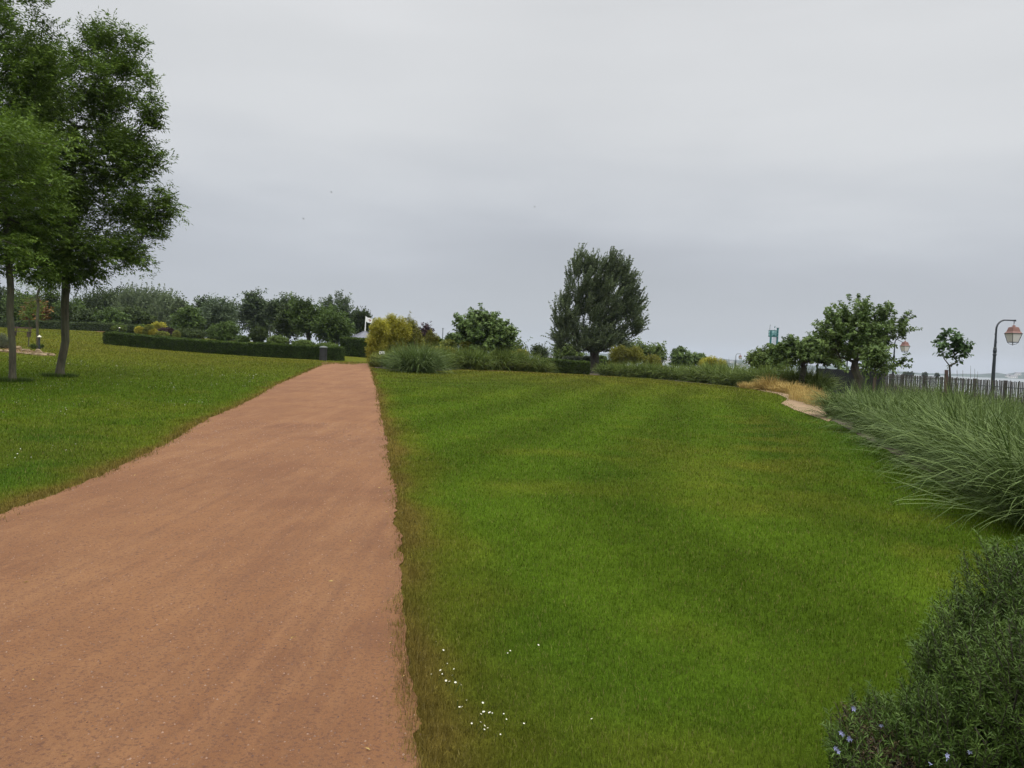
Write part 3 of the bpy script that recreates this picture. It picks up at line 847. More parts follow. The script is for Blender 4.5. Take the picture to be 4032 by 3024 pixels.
# ================================================================== HEDGES
def hedge(name, label, A, B, h, thick, mat='hedge', nleaf=30000, ls=.05, group=None, endround=0, side=1, hA=None, rough=.07):
    "clipped hedge between ground points A and B, thickness away from the viewer"
    A = np.array(A[:2]); B = np.array(B[:2]); d = B - A; L = np.linalg.norm(d); d = d / L; q = np.array([-d[1], d[0]])
    if q[1] < 0: q = -q
    q = q * side
    nu, nv = max(6, int(L / .5)), 3
    t = thing(name, (*A, g1(*A)), label, 'hedge', group)
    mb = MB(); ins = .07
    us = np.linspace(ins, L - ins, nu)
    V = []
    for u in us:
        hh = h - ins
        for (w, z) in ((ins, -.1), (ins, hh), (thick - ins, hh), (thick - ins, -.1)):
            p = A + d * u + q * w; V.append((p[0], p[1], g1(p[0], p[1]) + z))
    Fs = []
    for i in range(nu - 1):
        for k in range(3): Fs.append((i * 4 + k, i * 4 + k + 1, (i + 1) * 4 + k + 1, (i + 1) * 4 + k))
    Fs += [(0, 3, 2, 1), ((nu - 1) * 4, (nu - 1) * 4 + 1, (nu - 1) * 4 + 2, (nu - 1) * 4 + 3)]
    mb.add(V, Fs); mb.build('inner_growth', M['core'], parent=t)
    # leaves on front, top, back, ends
    areas = np.array([L * h, L * thick, L * h * .4, thick * h, thick * h]); pr_ = areas / areas.sum()
    f = rng.choice(5, nleaf, p=pr_); u = rng.random(nleaf) * L; v = rng.random(nleaf) ** .95 * h; w = rng.random(nleaf) * thick
    U = np.where(f == 3, 0, np.where(f == 4, L, u)); Wd = np.where(f == 0, 0, np.where(f == 2, thick, w)); Z = np.where(f == 1, h, v)
    nx = np.zeros((nleaf, 3))
    nx[f == 0, :2] = -q; nx[f == 1, 2] = 1; nx[f == 2, :2] = q; nx[f == 3, :2] = -d; nx[f == 4, :2] = d
    bumpy = (fbm(U * 1.3 + 50, Z * 1.7 + Wd * 1.3, 5, 3) - .5) * rough * 2.2 + rng.normal(size=nleaf) * rough * .55
    P = np.stack([A[0] + d[0] * U + q[0] * Wd, A[1] + d[1] * U + q[1] * Wd, np.zeros(nleaf)], 1)
    P[:, 2] = gz(P[:, 0], P[:, 1]) + Z
    P += nx * bumpy[:, None]
    D = norm(nx * .7 + rng.normal(size=(nleaf, 3)) * .6 + np.array([0, 0, .3]))
    s = norm(np.cross(D, rdir(nleaf))); l = ls * rng.uniform(.7, 1.5, nleaf)[:, None] * (1 + .7 * ((f == 1)[:, None] & (rng.random(nleaf) < .1)[:, None]))
    Q = np.stack([P - D * l * .5, P + s * l * .3, P + D * l * .6, P - s * l * .3], 1)
    r = np.clip(rng.random(nleaf) * .75 + .25 * (f == 1), 0, 1)
    quadmesh('clipped_foliage', Q, M[mat], parent=t, rnd=r)
    return t
hA, hB, hC = place(405, 63), place(958, 61), place(1330, 60)
hedge('hedge', 'long dark clipped hedge on the left lawn, left stretch ending at a free corner', hA, hB, 1.03, 1.5, nleaf=46000, ls=.07, group='clipped hedges on the left lawn')
hC2 = hB + np.array([.35, -.05, 0])
hedge('hedge', 'dark clipped hedge stretch running up to the litter bin by the path', hC2, hC, 1.08, 1.4, nleaf=32000, ls=.07, group='clipped hedges on the left lawn')
hedge('hedge', 'dark clipped hedge in front of the poplar, beside the pampas row', place(2150, 60.5), place(2322, 61), 1.05, 1.3, nleaf=17000, ls=.075)
fl = [place(-260, 108), place(75, 104), place(240, 102), place(295, 100), place(520, 97), place(700, 93)]
hl = ['far clipped hedge at the left frame edge behind the ash trunks', 'far clipped hedge stretch between the two ash trunks', 'short far hedge piece just right of the thicker ash trunk', 'far clipped hedge stretch running to the small black bollard light', 'end of the far hedge beside the yellow domed shrubs']
for i in range(5):
    hedge('far_hedge', hl[i], fl[i] + np.array([.15, 0, 0]), fl[i + 1] - np.array([.15, 0, 0]), (.98, 1.15, .95, 1.05, .9)[i], 1.6, mat='hedge2', nleaf=9000, ls=.12, group='far clipped hedges along the back of the left lawn')
hedge('hedge', 'square dark hedge block below the pavilion roof', place(1338, 77), place(1446, 76), 1.85, 2.0, nleaf=14000, ls=.11)
hedge('hedge', 'small low hedge to the right of the poplar trunk', place(2352, 84), place(2400, 84), 1.15, 1.5, mat='hedge', nleaf=3000, ls=.11)

# ================================================================== NEAR ASH TREES
ashk = dict(lL=.15, lW=.05, mat='ash', bark='bark', planar=True, spread=62, droop=.22)
tree('ash_tree', 'tall leafy ash tree with the right-hand trunk of the two, crown spreading over the lawn', 'tree', 235, 28,
     [(300, 520, 205, 330, 0, 2.0), (400, 300, 120, 170, 0, 1.2), (470, 640, 130, 120, -.3, 1.1), (540, 840, 115, 75, 0, .9), (480, 985, 100, 62, 0, .8), (310, 900, 190, 190, 0, 1.6), (385, 150, 62, 62, 0, .6), (450, 125, 40, 50, 0, .4),
      (260, 1040, 140, 75, 0, 1.1), (130, 700, 180, 420, .5, 2.), (525, 185, 42, 48, 0, .4), (505, 270, 60, 55, 0, .5), (598, 325, 38, 36, 0, .3), (560, 400, 62, 50, 0, .5), (580, 470, 40, 50, 0, .4), (525, 560, 55, 50, 0, .5),
      (612, 625, 42, 38, 0, .35), (560, 660, 60, 40, 0, .4), (650, 815, 50, 38, 0, .4), (620, 760, 38, 28, 0, .3), (600, 925, 48, 26, 0, .3), (555, 1035, 55, 24, 0, .4)], nt_=760, per=15, sl=.42, nl=11, tr=.138, fork=(262, 1090), up=.12, inner=.3, power=.55,
     group='ash trees on the left lawn', rtip=.006, **ashk)
tree('ash_tree', 'nearer ash tree with the slimmer left trunk, crown filling the top left corner', 'tree', 50, 25,
     [(-60, 150, 260, 300, 0, 2.4), (60, 130, 130, 170, 0, 1.4), (120, 230, 95, 120, 0, .9), (150, 400, 100, 130, 0, 1.), (185, 270, 60, 70, 0, .6), (-100, 700, 300, 380, 0, 2.4), (80, 820, 150, 200, 0, 1.3), (40, 1040, 160, 90, 0, 1.3), (-250, 900, 200, 240, 0, 2), (100, 560, 150, 110, -1.5, 1.), (70, 400, 150, 160, 0, 1.2)],
     nt_=480, per=15, sl=.42, nl=11, tr=.105, fork=(42, 1130), up=.12, inner=.35, power=.55, group='ash trees on the left lawn', rtip=.006, **ashk)
# low bough hanging toward the camera, its lighting set in the leaf colour
ashk2 = dict(ashk); ashk2.update(mat='ashlit', lL=.13, lW=.045)
tree('ash_tree', 'ash at the left frame edge whose pale green lower boughs reach into view', 'tree', -230, 19.5,
     [(30, 560, 235, 110, 0, 1.1), (-60, 730, 300, 130, 0, 1.2), (60, 985, 75, 30, -.2, .4), (-250, 500, 250, 300, 0, 1.6), (160, 700, 95, 70, 0, .5)], nt_=130, per=12, sl=.4, nl=11, tr=.11, fork=(-200, 1080), up=.05, inner=.3,
     group='ash trees on the left lawn', rtip=.006, **ashk2)
# slim young trees in the stone edged bed
for px, d, fy, bl, lb in ((112, 50, 1255, [(110, 1215, 60, 45)], 'very thin young tree behind the stone edged bed, left of the low light'),
                      (148, 44, 1205, [(150, 1150, 90, 70), (190, 1120, 60, 40)], 'slim young tree standing by the low garden light')):
    tree('young_tree', lb, 'tree', px, d, bl, nt_=26, per=8, sl=.4, nl=9, lL=.12, lW=.05, mat='ash', bark='bark', tr=.04 if d > 45 else .07, fork=(px + 3, fy), planar=True, group='slim young trees by the stone edged bed')

# ================================================================== BIG POPLAR
tree('poplar_tree', 'big dense wind-swept poplar alone in the middle of the garden', 'tree', 2335, 70,
     [(2225, 1295, 50, 60, 0, 1.2), (2502, 1260, 38, 75, 0, 1.), (2470, 1080, 38, 50, 0, 1.), (2400, 1050, 45, 55, 0, 1.2), (2330, 1260, 95, 120, 0, 2.4), (2290, 1130, 60, 120, 0, 1.5), (2345, 1080, 55, 90, 0, 1.4), (2430, 1110, 62, 95, 0, 1.5), (2480, 1170, 48, 80, 0, 1.3), (2455, 1270, 70, 85, 0, 1.6), (2230, 1240, 48, 70, 0, 1.2),
      (2225, 1320, 42, 38, 0, 1.), (2500, 1210, 38, 45, 0, .8), (2280, 1030, 32, 50, 0, .8), (2350, 1340, 120, 38, 0, 2.4), (2390, 1180, 90, 110, 0, 2)], nt_=560, per=6, sl=1.2, nl=26, lL=.18, lW=.12, mat='poplar', bark='bark2', tr=.42, jit=.11, leader=False, outw=.7, tfrom=.0, back=.5,
     fork=(2340, 1388), up=1.2, wind=(.35, 0, 0), spread=34, droop=.0, inner=.25, power=.5, rtip=.012)

# ================================================================== MULBERRY AND OTHER TREES, RIGHT
mul = dict(mat='mulberry', spread=66, droop=.5, leader=False, jit=.10, outw=.9, tfrom=.2, back=.5)
tree('mulberry_tree', 'broad bushy mulberry with upright shoots behind the pampas left of the poplar', 'tree', 1908, 57,
     [(1905, 1300, 92, 62), (1850, 1290, 45, 45), (1965, 1320, 55, 45), (1900, 1255, 60, 35), (1905, 1350, 95, 25), (2000, 1310, 22, 25)], nt_=250, per=2, sl=1.2, nl=30, lL=.23, lW=.17, tr=.26, fork=(1905, 1385), up=1.05, group='mulberry trees', **mul)
tree('mulberry_tree', 'largest mulberry with forked dark trunk, spreading in front of the black screen', 'tree', 3366, 34,
     [(3380, 1290, 110, 90, 0, 1.3), (3280, 1300, 55, 70, 0, .8), (3465, 1280, 85, 68, 0, 1.), (3450, 1350, 52, 50, 0, .8), (3370, 1225, 100, 50, 0, 1.), (3350, 1360, 110, 38, 0, 1.2), (3540, 1290, 28, 35, 0, .3), (3510, 1402, 45, 16, 0, .4)],
     nt_=250, per=2, sl=.98, nl=30, lL=.14, lW=.105, tr=.19, fork=(3366, 1450), up=1.2, group='mulberry trees', rtip=.009, inner=.3, **mul)
tree('mulberry_tree', 'low spreading mulberry just left of the largest one, trunk among the grasses', 'tree', 3163, 42,
     [(3150, 1368, 110, 48), (3085, 1388, 60, 40), (3235, 1368, 70, 46), (3200, 1408, 105, 24), (3240, 1335, 45, 30)], nt_=200, per=2, sl=.8, nl=28, lL=.16, lW=.12, tr=.17, fork=(3165, 1452), up=.5, group='mulberry trees', inner=.3, **mul)
tree('mulberry_tree', 'pale leaved mulberry in front of the teal tower, leftmost of its row', 'tree', 3025, 52,
     [(3020, 1412, 55, 30), (2990, 1408, 30, 32), (3060, 1415, 45, 28), (3010, 1438, 60, 16)], nt_=110, per=6, sl=.8, nl=14, lL=.19, lW=.13, tr=.14, fork=(3025, 1440), up=.9, group='mulberry trees', mat='light', spread=62, droop=.3, leader=False, jit=.10, outw=.9, tfrom=.2, back=.5)
tree('young_tree', 'small staked tree with drooping leaves right of the largest mulberry trunk', 'tree', 3446, 31,
     [(3450, 1400, 32, 28), (3440, 1425, 34, 22), (3475, 1430, 20, 20)], nt_=36, per=6, sl=.35, nl=9, lL=.15, lW=.085, mat='mulberry', tr=.035, fork=(3446, 1448), up=.2, droop=.7, spread=60, rtip=.004)
tree('young_tree', 'young large-leaved tree with forked slim trunk left of the nearest street lamp', 'tree', 3738, 29,
     [(3715, 1365, 22, 60, 0, .25), (3765, 1350, 26, 50, 0, .3), (3795, 1360, 32, 28, 0, .3), (3765, 1390, 22, 30, 0, .25), (3750, 1310, 10, 14, 0, .1), (3720, 1305, 12, 12, 0, .1)], nt_=46, per=2, sl=.34, nl=8, lL=.17, lW=.13, mat='young', tr=.04, leader=False, jit=.15, fork=(3739, 1440), up=.9, droop=.45, spread=70, rtip=.006, inner=.2)
tree('mulberry_tree', 'round mulberry at the far promenade, left of a pair', 'tree', 2682, 100,
     [(2682, 1400, 36, 28), (2680, 1425, 32, 18)], nt_=90, per=8, sl=.8, nl=10, lL=.3, lW=.2, tr=.2, fork=(2680, 1440), up=.9, group='mulberry trees', **mul)
tree('mulberry_tree', 'flatter mulberry at the far promenade, right of a pair beside the golden bush', 'tree', 2731, 104,
     [(2745, 1408, 34, 16), (2735, 1422, 30, 16)], nt_=70, per=8, sl=.7, nl=10, lL=.3, lW=.2, tr=.16, fork=(2733, 1436), up=.8, group='mulberry trees', **mul)
tree('mulberry_tree', 'mulberry top showing behind the olive bush right of the poplar', 'tree', 2540, 88,
     [(2500, 1385, 50, 25), (2560, 1390, 45, 28), (2590, 1395, 20, 22)], nt_=110, per=8, sl=.8, nl=10, lL=.28, lW=.19, tr=.2, fork=(2540, 1420), up=1.2, group='mulberry trees', mat='light', spread=65, droop=.3)
tree('mulberry_tree', 'low mulberry under the left side of the poplar crown', 'tree', 2245, 84,
     [(2240, 1385, 50, 18), (2220, 1378, 25, 22)], nt_=80, per=8, sl=.7, nl=10, lL=.25, lW=.17, tr=.14, fork=(2245, 1398), up=.8, group='mulberry trees', mat='light', spread=65, droop=.3)
tree('mulberry_tree', 'small spiky shrub-like mulberry right of the broad one and left of the cranes', 'tree', 2005, 72,
     [(2005, 1370, 38, 22)], nt_=60, per=6, sl=.8, nl=10, lL=.24, lW=.12, tr=.1, fork=(2005, 1392), up=1.2, group='mulberry trees', mat='light', spread=45, droop=.2)
tree('shore_tree', 'small dark round tree beside the far street lamp left of the poplar', 'tree', 2125, 112,
     [(2122, 1385, 22, 18), (2135, 1392, 18, 14)], nt_=70, per=8, sl=.6, nl=9, lL=.26, lW=.15, mat='dark', tr=.15, fork=(2125, 1402), up=.6)

# ================================================================== BACKGROUND TREES, LEFT
bgk = dict(lL=.42, lW=.27, nl=9)
wood = [(360, 1240, 42, 62, 'dark'), (415, 1225, 45, 62, 'dark'), (465, 1220, 48, 64, 'dark'), (520, 1218, 50, 64, 'poplar'), (575, 1216, 50, 66, 'poplar'), (630, 1222, 46, 66, 'poplar'), (672, 1240, 30, 62, 'poplar')]
wl = ['leftmost', 'second from left', 'third from left', 'middle', 'third from right', 'second from right', 'rightmost']
for i, (px, py, rx, rz, mt) in enumerate(wood):
    tree('poplar_tree', 'tall dark poplar of the wood behind the left lawn, %s of seven' % wl[i], 'tree', px, 150 + 3 * (i % 3), [(px, py, rx, rz, 0, 3.), (px - 12, py - 25, rx * .7, rz * .7, 0, 2.), (px + 10, py + 35, rx, rz * .6, 0, 3)], nt_=130, per=8, sl=1.9,
         mat=mt, tr=.3, fork=(px, 1290), up=1.5, wind=(.35, 0, 0), spread=32, droop=0, inner=.3, group='poplars of the wood behind the left lawn', **bgk)
T_ = [
 ('poplar_tree', 'thin columnar poplar at the right end of the wood', 712, 130, [(715, 1235, 13, 45, 0, 1.), (705, 1225, 10, 35)], 'poplar', .12, 1290, 1.8, 60, 1.3),
 ('leafy_tree', 'dark leafy tree at the far left behind the slimmer ash trunk', -10, 125, [(-10, 1210, 80, 70)], 'dark', .2, 1290, .5, 130, 1.3),
 ('leafy_tree', 'green leafy tree behind the gap between the ash trunks', 100, 120, [(95, 1220, 60, 55)], 'mid', .2, 1290, .5, 110, 1.3),
 ('rusty_tree', 'rusty orange leaved tree seen between the two ash trunks', 140, 112, [(142, 1232, 28, 35)], 'orange', .15, 1285, .4, 60, 1.),
 ('leafy_tree', 'dark tree just left of the thicker ash trunk in the background', 200, 118, [(200, 1220, 45, 62)], 'dark', .2, 1290, .5, 110, 1.2),
 ('leafy_tree', 'low dark tree just right of the thicker ash trunk in the background', 285, 116, [(285, 1245, 50, 45), (250, 1235, 30, 40)], 'mid', .2, 1290, .5, 110, 1.1),
 ('shrub_tree', 'dark rounded shrub tree behind the far hedge, left of three', 360, 108, [(355, 1262, 52, 28)], 'dark', .12, 1290, .3, 90, .9),
 ('shrub_tree', 'dark rounded shrub tree behind the far hedge, middle of three', 440, 106, [(440, 1262, 48, 30)], 'mid', .12, 1290, .3, 90, .9),
 ('shrub_tree', 'dark rounded shrub tree behind the far hedge, right of three', 510, 110, [(505, 1252, 40, 32), (560, 1265, 30, 24)], 'dark', .12, 1290, .3, 90, .9),
 ('leafy_tree', 'spiky topped dark tree between the wood and the pale willow', 735, 98, [(735, 1275, 45, 42), (745, 1245, 15, 18)], 'mid', .14, 1310, .5, 100, .9),
 ('leafy_tree', 'thin clumpy tree just left of the pale willow', 793, 128, [(793, 1215, 25, 32), (800, 1260, 28, 35), (815, 1205, 14, 20)], 'birch', .15, 1300, .8, 80, 1.0),
 ('leafy_tree', 'thin clumpy tree showing just right of the pale willow', 900, 128, [(905, 1235, 22, 38)], 'birch', .15, 1300, .8, 50, 1.0),
 ('willow_tree', 'pale grey-green round willow behind the arching shrub', 855, 112, [(855, 1240, 58, 45), (850, 1275, 65, 40)], 'willow', .25, 1310, 1.0, 170, 1.3),
 ('birch_tree', 'birch with drooping branches, leftmost and widest of the birch group', 1000, 118, [(1000, 1215, 38, 45), (970, 1230, 30, 40), (1005, 1180, 25, 18), (1010, 1265, 45, 40)], 'birch', .16, 1290, .2, 150, 1.2),
 ('birch_tree', 'slender birch in the middle of the birch group', 1052, 120, [(1052, 1215, 14, 32), (1060, 1255, 22, 35)], 'birch', .12, 1300, .4, 60, 1.0),
 ('birch_tree', 'birch with pale forked stem right of the group middle', 1062, 116, [(1080, 1225, 18, 38), (1095, 1265, 22, 35)], 'birch', .13, 1305, .4, 70, 1.0),
 ('birch_tree', 'wide feathery birch, rightmost of the birch group', 1120, 122, [(1125, 1205, 32, 30), (1110, 1240, 30, 35), (1160, 1195, 14, 12)], 'birch', .13, 1300, .4, 80, 1.1),
 ('leafy_tree', 'dark round tree right of the birches', 1135, 96, [(1135, 1285, 42, 40), (1160, 1250, 40, 38)], 'dark', .16, 1325, .4, 130, .9),
 ('spreading_tree', 'broad green spreading tree behind the hedge with a visible dark trunk', 1216, 88, [(1200, 1240, 50, 40), (1240, 1275, 75, 45), (1190, 1215, 30, 22), (1290, 1260, 45, 40)], 'mid', .24, 1345, .3, 210, 1.0),
 ('spreading_tree', 'darker spreading tree with thick trunk just left of the pavilion', 1305, 86, [(1310, 1290, 60, 45), (1335, 1310, 35, 25)], 'mid', .3, 1350, .3, 150, .9),
 ('sparse_tree', 'tall sparse-leaved tree showing sky through its crown, left of the pavilion', 1325, 114, [(1325, 1215, 55, 62), (1365, 1230, 25, 50), (1370, 1290, 20, 45), (1290, 1215, 25, 35)], 'birch', .18, 1330, .6, 120, .9),
]
for nm, lb, px, d, bl, mt, trr, fy, up, nt_, sl in T_:
    sp = nm in ('sparse_tree',)
    tree(nm, lb, 'tree', px, d, bl, nt_=nt_, per=4 if sp else (6 if 'birch' in nm or mt == 'birch' else 9), sl=sl, nl=8, lL=(.0036 * d if not sp else .38), lW=(.0022 * d if not sp else .2), mat=mt, bark='birchbark' if nm == 'birch_tree' else 'bark2', tr=trr, fork=(px, fy), up=up,
         spread=50, droop=.35 if nm == 'birch_tree' else .15, inner=.3, group='background trees' if False else None)
tree('cypress_tree', 'dark upright conifer-like poplar clump behind the pavilion roof', 'tree', 1420, 128, [(1418, 1285, 27, 45), (1410, 1265, 18, 30), (1432, 1265, 14, 28)], nt_=150, per=8, sl=1.0, nl=9, lL=.34, lW=.2, mat='dark', tr=.2, fork=(1420, 1325), up=2.2, spread=28, droop=0, inner=.3)
B_ = [
 ('round_shrub', 'broad clipped dark dome shrub behind the hedge below the birches', 1018, 84, [(1018, 1318, 38, 32)], 'dark', 600, .3),
 ('arching_shrub', 'wide dark weeping shrub in front of the pale willow', 880, 82, [(880, 1310, 68, 42), (900, 1285, 40, 22)], 'mid', 900, .6),
 ('leafy_shrub', 'dark low shrub mass left of the weeping shrub', 745, 86, [(745, 1315, 65, 25)], 'dark', 500, .5),
 ('leafy_shrub', 'light green low shrub behind the hedge near its joint', 965, 78, [(955, 1335, 30, 15)], 'mid', 260, .4),
 ('leafy_shrub', 'yellowish low shrub behind the hedge under the birches', 1090, 80, [(1095, 1340, 42, 20)], 'light', 420, .4),
 ('leafy_shrub', 'light green low shrub in front of the spreading tree trunk', 1195, 78, [(1195, 1352, 45, 15)], 'light', 420, .4),
 ('leafy_shrub', 'low green shrub just left of the square hedge block', 1300, 72, [(1290, 1362, 50, 12)], 'light', 420, .35),
 ('golden_broom', 'golden broom with upright stems above the domed shrubs', 625, 84, [(625, 1290, 30, 24)], 'gold', 420, .6),
 ('red_shrub', 'dark reddish low shrub among the yellow domes', 660, 80, [(655, 1302, 32, 12)], 'purple', 260, .3),
 ('leafy_shrub', 'green low shrub left of the golden broom', 575, 86, [(560, 1290, 25, 12)], 'light', 240, .4),
 ('leafy_shrub', 'bright green mound shrub behind the far hedge', 465, 95, [(470, 1292, 28, 12)], 'light', 240, .4),
]
for nm, lb, px, d, bl, mt, n_, sl in B_:
    bush(nm, lb, 'shrub', px, d, bl, n=n_, sl=sl, nl=8, lL=.0034 * d * .7, lW=.002 * d * .7, mat=mt, up=.9 if nm == 'golden_broom' else .3)
dm = [(550, 1300, 18, 14, 'yellow', 'yellow domed shrub, leftmost'), (588, 1290, 16, 12, 'yellowgreen', 'yellow-green domed shrub at the back'), (578, 1306, 15, 13, 'yellowgreen', 'yellow-green domed shrub in the middle'), (602, 1308, 18, 14, 'yellow', 'brightest yellow domed shrub in the middle'),
      (640, 1317, 24, 12, 'yellowgreen', 'wide low yellow-rimmed domed shrub'), (695, 1316, 14, 13, 'yellowgreen', 'small domed shrub at the right end')]
for px, py, rx, rz, mt, lb in dm:
    bush('domed_shrub', lb + ' of the domes behind the hedge', 'shrub', px, 76, [(px, py, rx, rz)], n=260, sl=.12, nl=9, lL=.13, lW=.09, mat=mt, inner=.85, up=.2, group='yellow domed shrubs behind the hedge')

# ================================================================== MIDDLE BED
bk = dict(lL=.17, lW=.035, mat='gold', spread=42, droop=.25, nl=13)
bush('golden_bamboo', 'tall golden bamboo clump at the end of the path, leftmost', 'bamboo', 1480, 52, [(1484, 1355, 42, 85), (1495, 1295, 42, 45), (1478, 1400, 34, 50)], n=2600, sl=.55, up=1.1, inner=.3, group='golden bamboo clumps', **bk)
bush('golden_bamboo', 'tallest golden bamboo clump with plumed tops behind the white sign', 'bamboo', 1550, 53, [(1550, 1340, 55, 80), (1540, 1272, 30, 38), (1580, 1305, 42, 62)], n=2600, sl=.6, up=1.1, inner=.3, group='golden bamboo clumps', **bk)
bk2 = dict(bk); bk2['mat'] = 'olive'
bush('golden_bamboo', 'sparser greener bamboo clump leaning out at the right of the stand', 'bamboo', 1620, 54, [(1615, 1345, 48, 62), (1620, 1290, 20, 42), (1642, 1325, 18, 45)], n=1300, sl=.6, up=1.1, inner=.2, group='golden bamboo clumps', **bk2)
for px, ty in ((1495, 1248), (1528, 1228), (1544, 1236), (1575, 1248), (1596, 1252), (1612, 1226), (1608, 1250), (1638, 1265)):
    a_ = place(px - 6, 53); top = W3(px, ty, 53)
    mb = MB(); mb.tube([a_, a_ * .5 + top * .5 + np.array([-.05, 0, 0]), top], [.012, .009, .004], 5)
    o = thing('bamboo_cane', a_, 'single bamboo cane rising above the clump, top at %s' % {1495: 'the far left near the flag', 1528: 'the tallest left plume', 1544: 'the dense middle spire', 1575: 'the middle right', 1596: 'the right of middle', 1612: 'the tallest right plume', 1608: 'the right beside the tallest plume', 1638: 'the right edge leaning out'}[px], 'bamboo', 'bamboo canes above the clumps')
    mb.build('stem', M['woodpost'], parent=o)
    nn = 26; tt = rng.random(nn) * .5 + .5
    P = a_ + (top - a_) * tt[:, None]; D = norm(rng.normal(size=(nn, 3)) * np.array([1, 1, .3]) + np.array([.2, 0, .9]))
    quadmesh('leaves', shoots(P, D, np.full(nn, .32) * (1.25 - tt), 8, .14, .03, 45, .3), M['gold' if px < 1560 else 'olive'], parent=o)
bush('yellow_shrub', 'yellow-green leafy shrub at the foot of the bamboo under the sign', 'shrub', 1500, 49, [(1495, 1415, 45, 28), (1470, 1430, 22, 16)], n=500, sl=.3, nl=9, lL=.13, lW=.07, mat='yellowgreen', up=.3)
tree('purple_tree', 'dark purple leaved small tree behind the bamboo', 'tree', 1678, 78, [(1678, 1315, 22, 24), (1672, 1340, 20, 22)], nt_=50, per=7, sl=.6, nl=8, lL=.26, lW=.18, mat='purple', tr=.1, fork=(1678, 1360), up=.4)
bush('olive_bamboo', 'feathery olive bamboo in front of the purple tree', 'bamboo', 1690, 60, [(1685, 1355, 30, 40), (1695, 1325, 14, 28), (1715, 1335, 14, 22)], n=500, sl=.5, nl=11, lL=.18, lW=.045, mat='olive', up=1.2)
S_ = [('leafy_shrub', 'dark green leafy shrub left of the mast', 1725, 70, [(1725, 1350, 28, 20)], 'mid', 260, .5, .5),
 ('leafy_shrub', 'upright spiky green shrub between the mast and the broad mulberry', 1785, 72, [(1785, 1340, 36, 28), (1770, 1325, 14, 14)], 'mid', 420, .7, 1.3),
 ('yellow_shrub', 'yellow-tipped shrub in front of the spiky green shrub', 1765, 58, [(1765, 1355, 32, 18)], 'yellowgreen', 300, .4, .5),
 ('olive_shrub', 'rusty olive shrub at the left foot of the broad mulberry', 1845, 56, [(1840, 1362, 30, 22)], 'olive', 320, .4, .6),
 ('olive_shrub', 'olive feathery shrub between bamboo and pampas row', 1740, 53, [(1745, 1385, 60, 22)], 'olive', 500, .4, .6),
 ('leafy_shrub', 'rounded olive-green shrub right of the broad mulberry', 2040, 66, [(2045, 1392, 40, 16)], 'olive', 320, .4, .5),
 ('leafy_shrub', 'low flowering shrub band behind the clipped hedge, left part', 2180, 70, [(2170, 1418, 45, 7)], 'light', 260, .3, .4),
 ('leafy_shrub', 'low grey-green shrub band behind the clipped hedge, right part', 2270, 72, [(2255, 1412, 42, 9), (2310, 1412, 25, 9)], 'lavender', 380, .3, .4),
 ('leafy_shrub', 'round bright shrub behind the low hedge right of the poplar trunk', 2368, 92, [(2370, 1412, 20, 10)], 'light', 200, .4, .3),
 ('leafy_shrub', 'light green plants at the mouth of the little side path', 2365, 72, [(2358, 1450, 22, 18)], 'light', 300, .35, .5),
 ('tamarisk_bush', 'big feathery brown-olive bush right of the poplar', 2450, 66, [(2440, 1400, 46, 42), (2500, 1400, 34, 38), (2425, 1440, 36, 30)], 'olive', 1900, .5, 1.0),
 ('tamarisk_bush', 'smaller feathery olive bush in front of the mulberry top', 2560, 66, [(2565, 1430, 42, 40), (2590, 1450, 28, 25)], 'olive', 900, .45, .9),
 ('golden_bush', 'rounded golden bush by the far promenade', 2805, 78, [(2780, 1432, 32, 22), (2830, 1432, 34, 22), (2800, 1415, 22, 14)], 'gold', 900, .6, 1.3),
]
for nm, lb, px, d, bl, mt, n_, sl, up in S_:
    fine = 'tamarisk' in nm or nm == 'golden_bush'
    bush(nm, lb, 'shrub', px, d, bl, n=n_, sl=sl, nl=11 if fine else 9, lL=.15 if fine else .0034 * d * .8, lW=.05 if fine else .002 * d * .8, mat=mt, up=up, spread=35 if fine else 50)

# pampas clumps ------------------------------------------------------
tuft('pampas_clump', 'big fountain-shaped pampas clump right of the white sign', 'pampas grass', place(1640, 44.3), 2600, 1.38, .9, .036, 'pampas', group='pampas clumps of the middle bed', bend=(70, 170), tilt=38)
tuft('pampas_clump', 'paler pampas clump leaning over the left side of the biggest one', 'pampas grass', place(1560, 47), 1000, 1.15, .6, .028, 'pampasfar', group='pampas clumps of the middle bed', tilt=30)
tuft('pampas_clump', 'tall airy pampas clump behind the biggest one', 'pampas grass', place(1700, 50), 1300, 1.35, .9, .028, 'pampasfar', group='pampas clumps of the middle bed', tilt=26)
midrow = [(1765, 52, 1.25, 'first'), (1820, 53, 1.1, 'second'), (1868, 52.5, 1.25, 'third'), (1925, 55, 1.3, 'fourth'), (1965, 55, 1.35, 'fifth'), (2020, 56, 1.3, 'sixth'), (2075, 57, 1.2, 'seventh'), (2120, 57.5, 1.05, 'eighth')]
for px, d, h_, o_ in midrow:
    tuft('pampas_clump', '%s pampas clump counting right from the biggest one, in the row left of the hedge' % o_, 'pampas grass', place(px, d + .6), 800, h_ * 1.0 * rng.uniform(.85, 1.12), .6, .055, 'pampasfar', group='pampas clumps of the middle bed', bend=(60, 165), tilt=26, wind=(.25, 0))
rrow = [(2395, 62, .85), (2440, 61, .95), (2490, 60, 1.0), (2545, 59, .95), (2600, 58, .85), (2650, 57, .85), (2700, 55.5, .9), (2745, 54, .95), (2790, 52.5, 1.05), (2835, 51, 1.1), (2885, 49, 1.1), (2935, 47.5, 1.05)]
on = ['first', 'second', 'third', 'fourth', 'fifth', 'sixth', 'seventh', 'eighth', 'ninth', 'tenth', 'eleventh', 'twelfth']
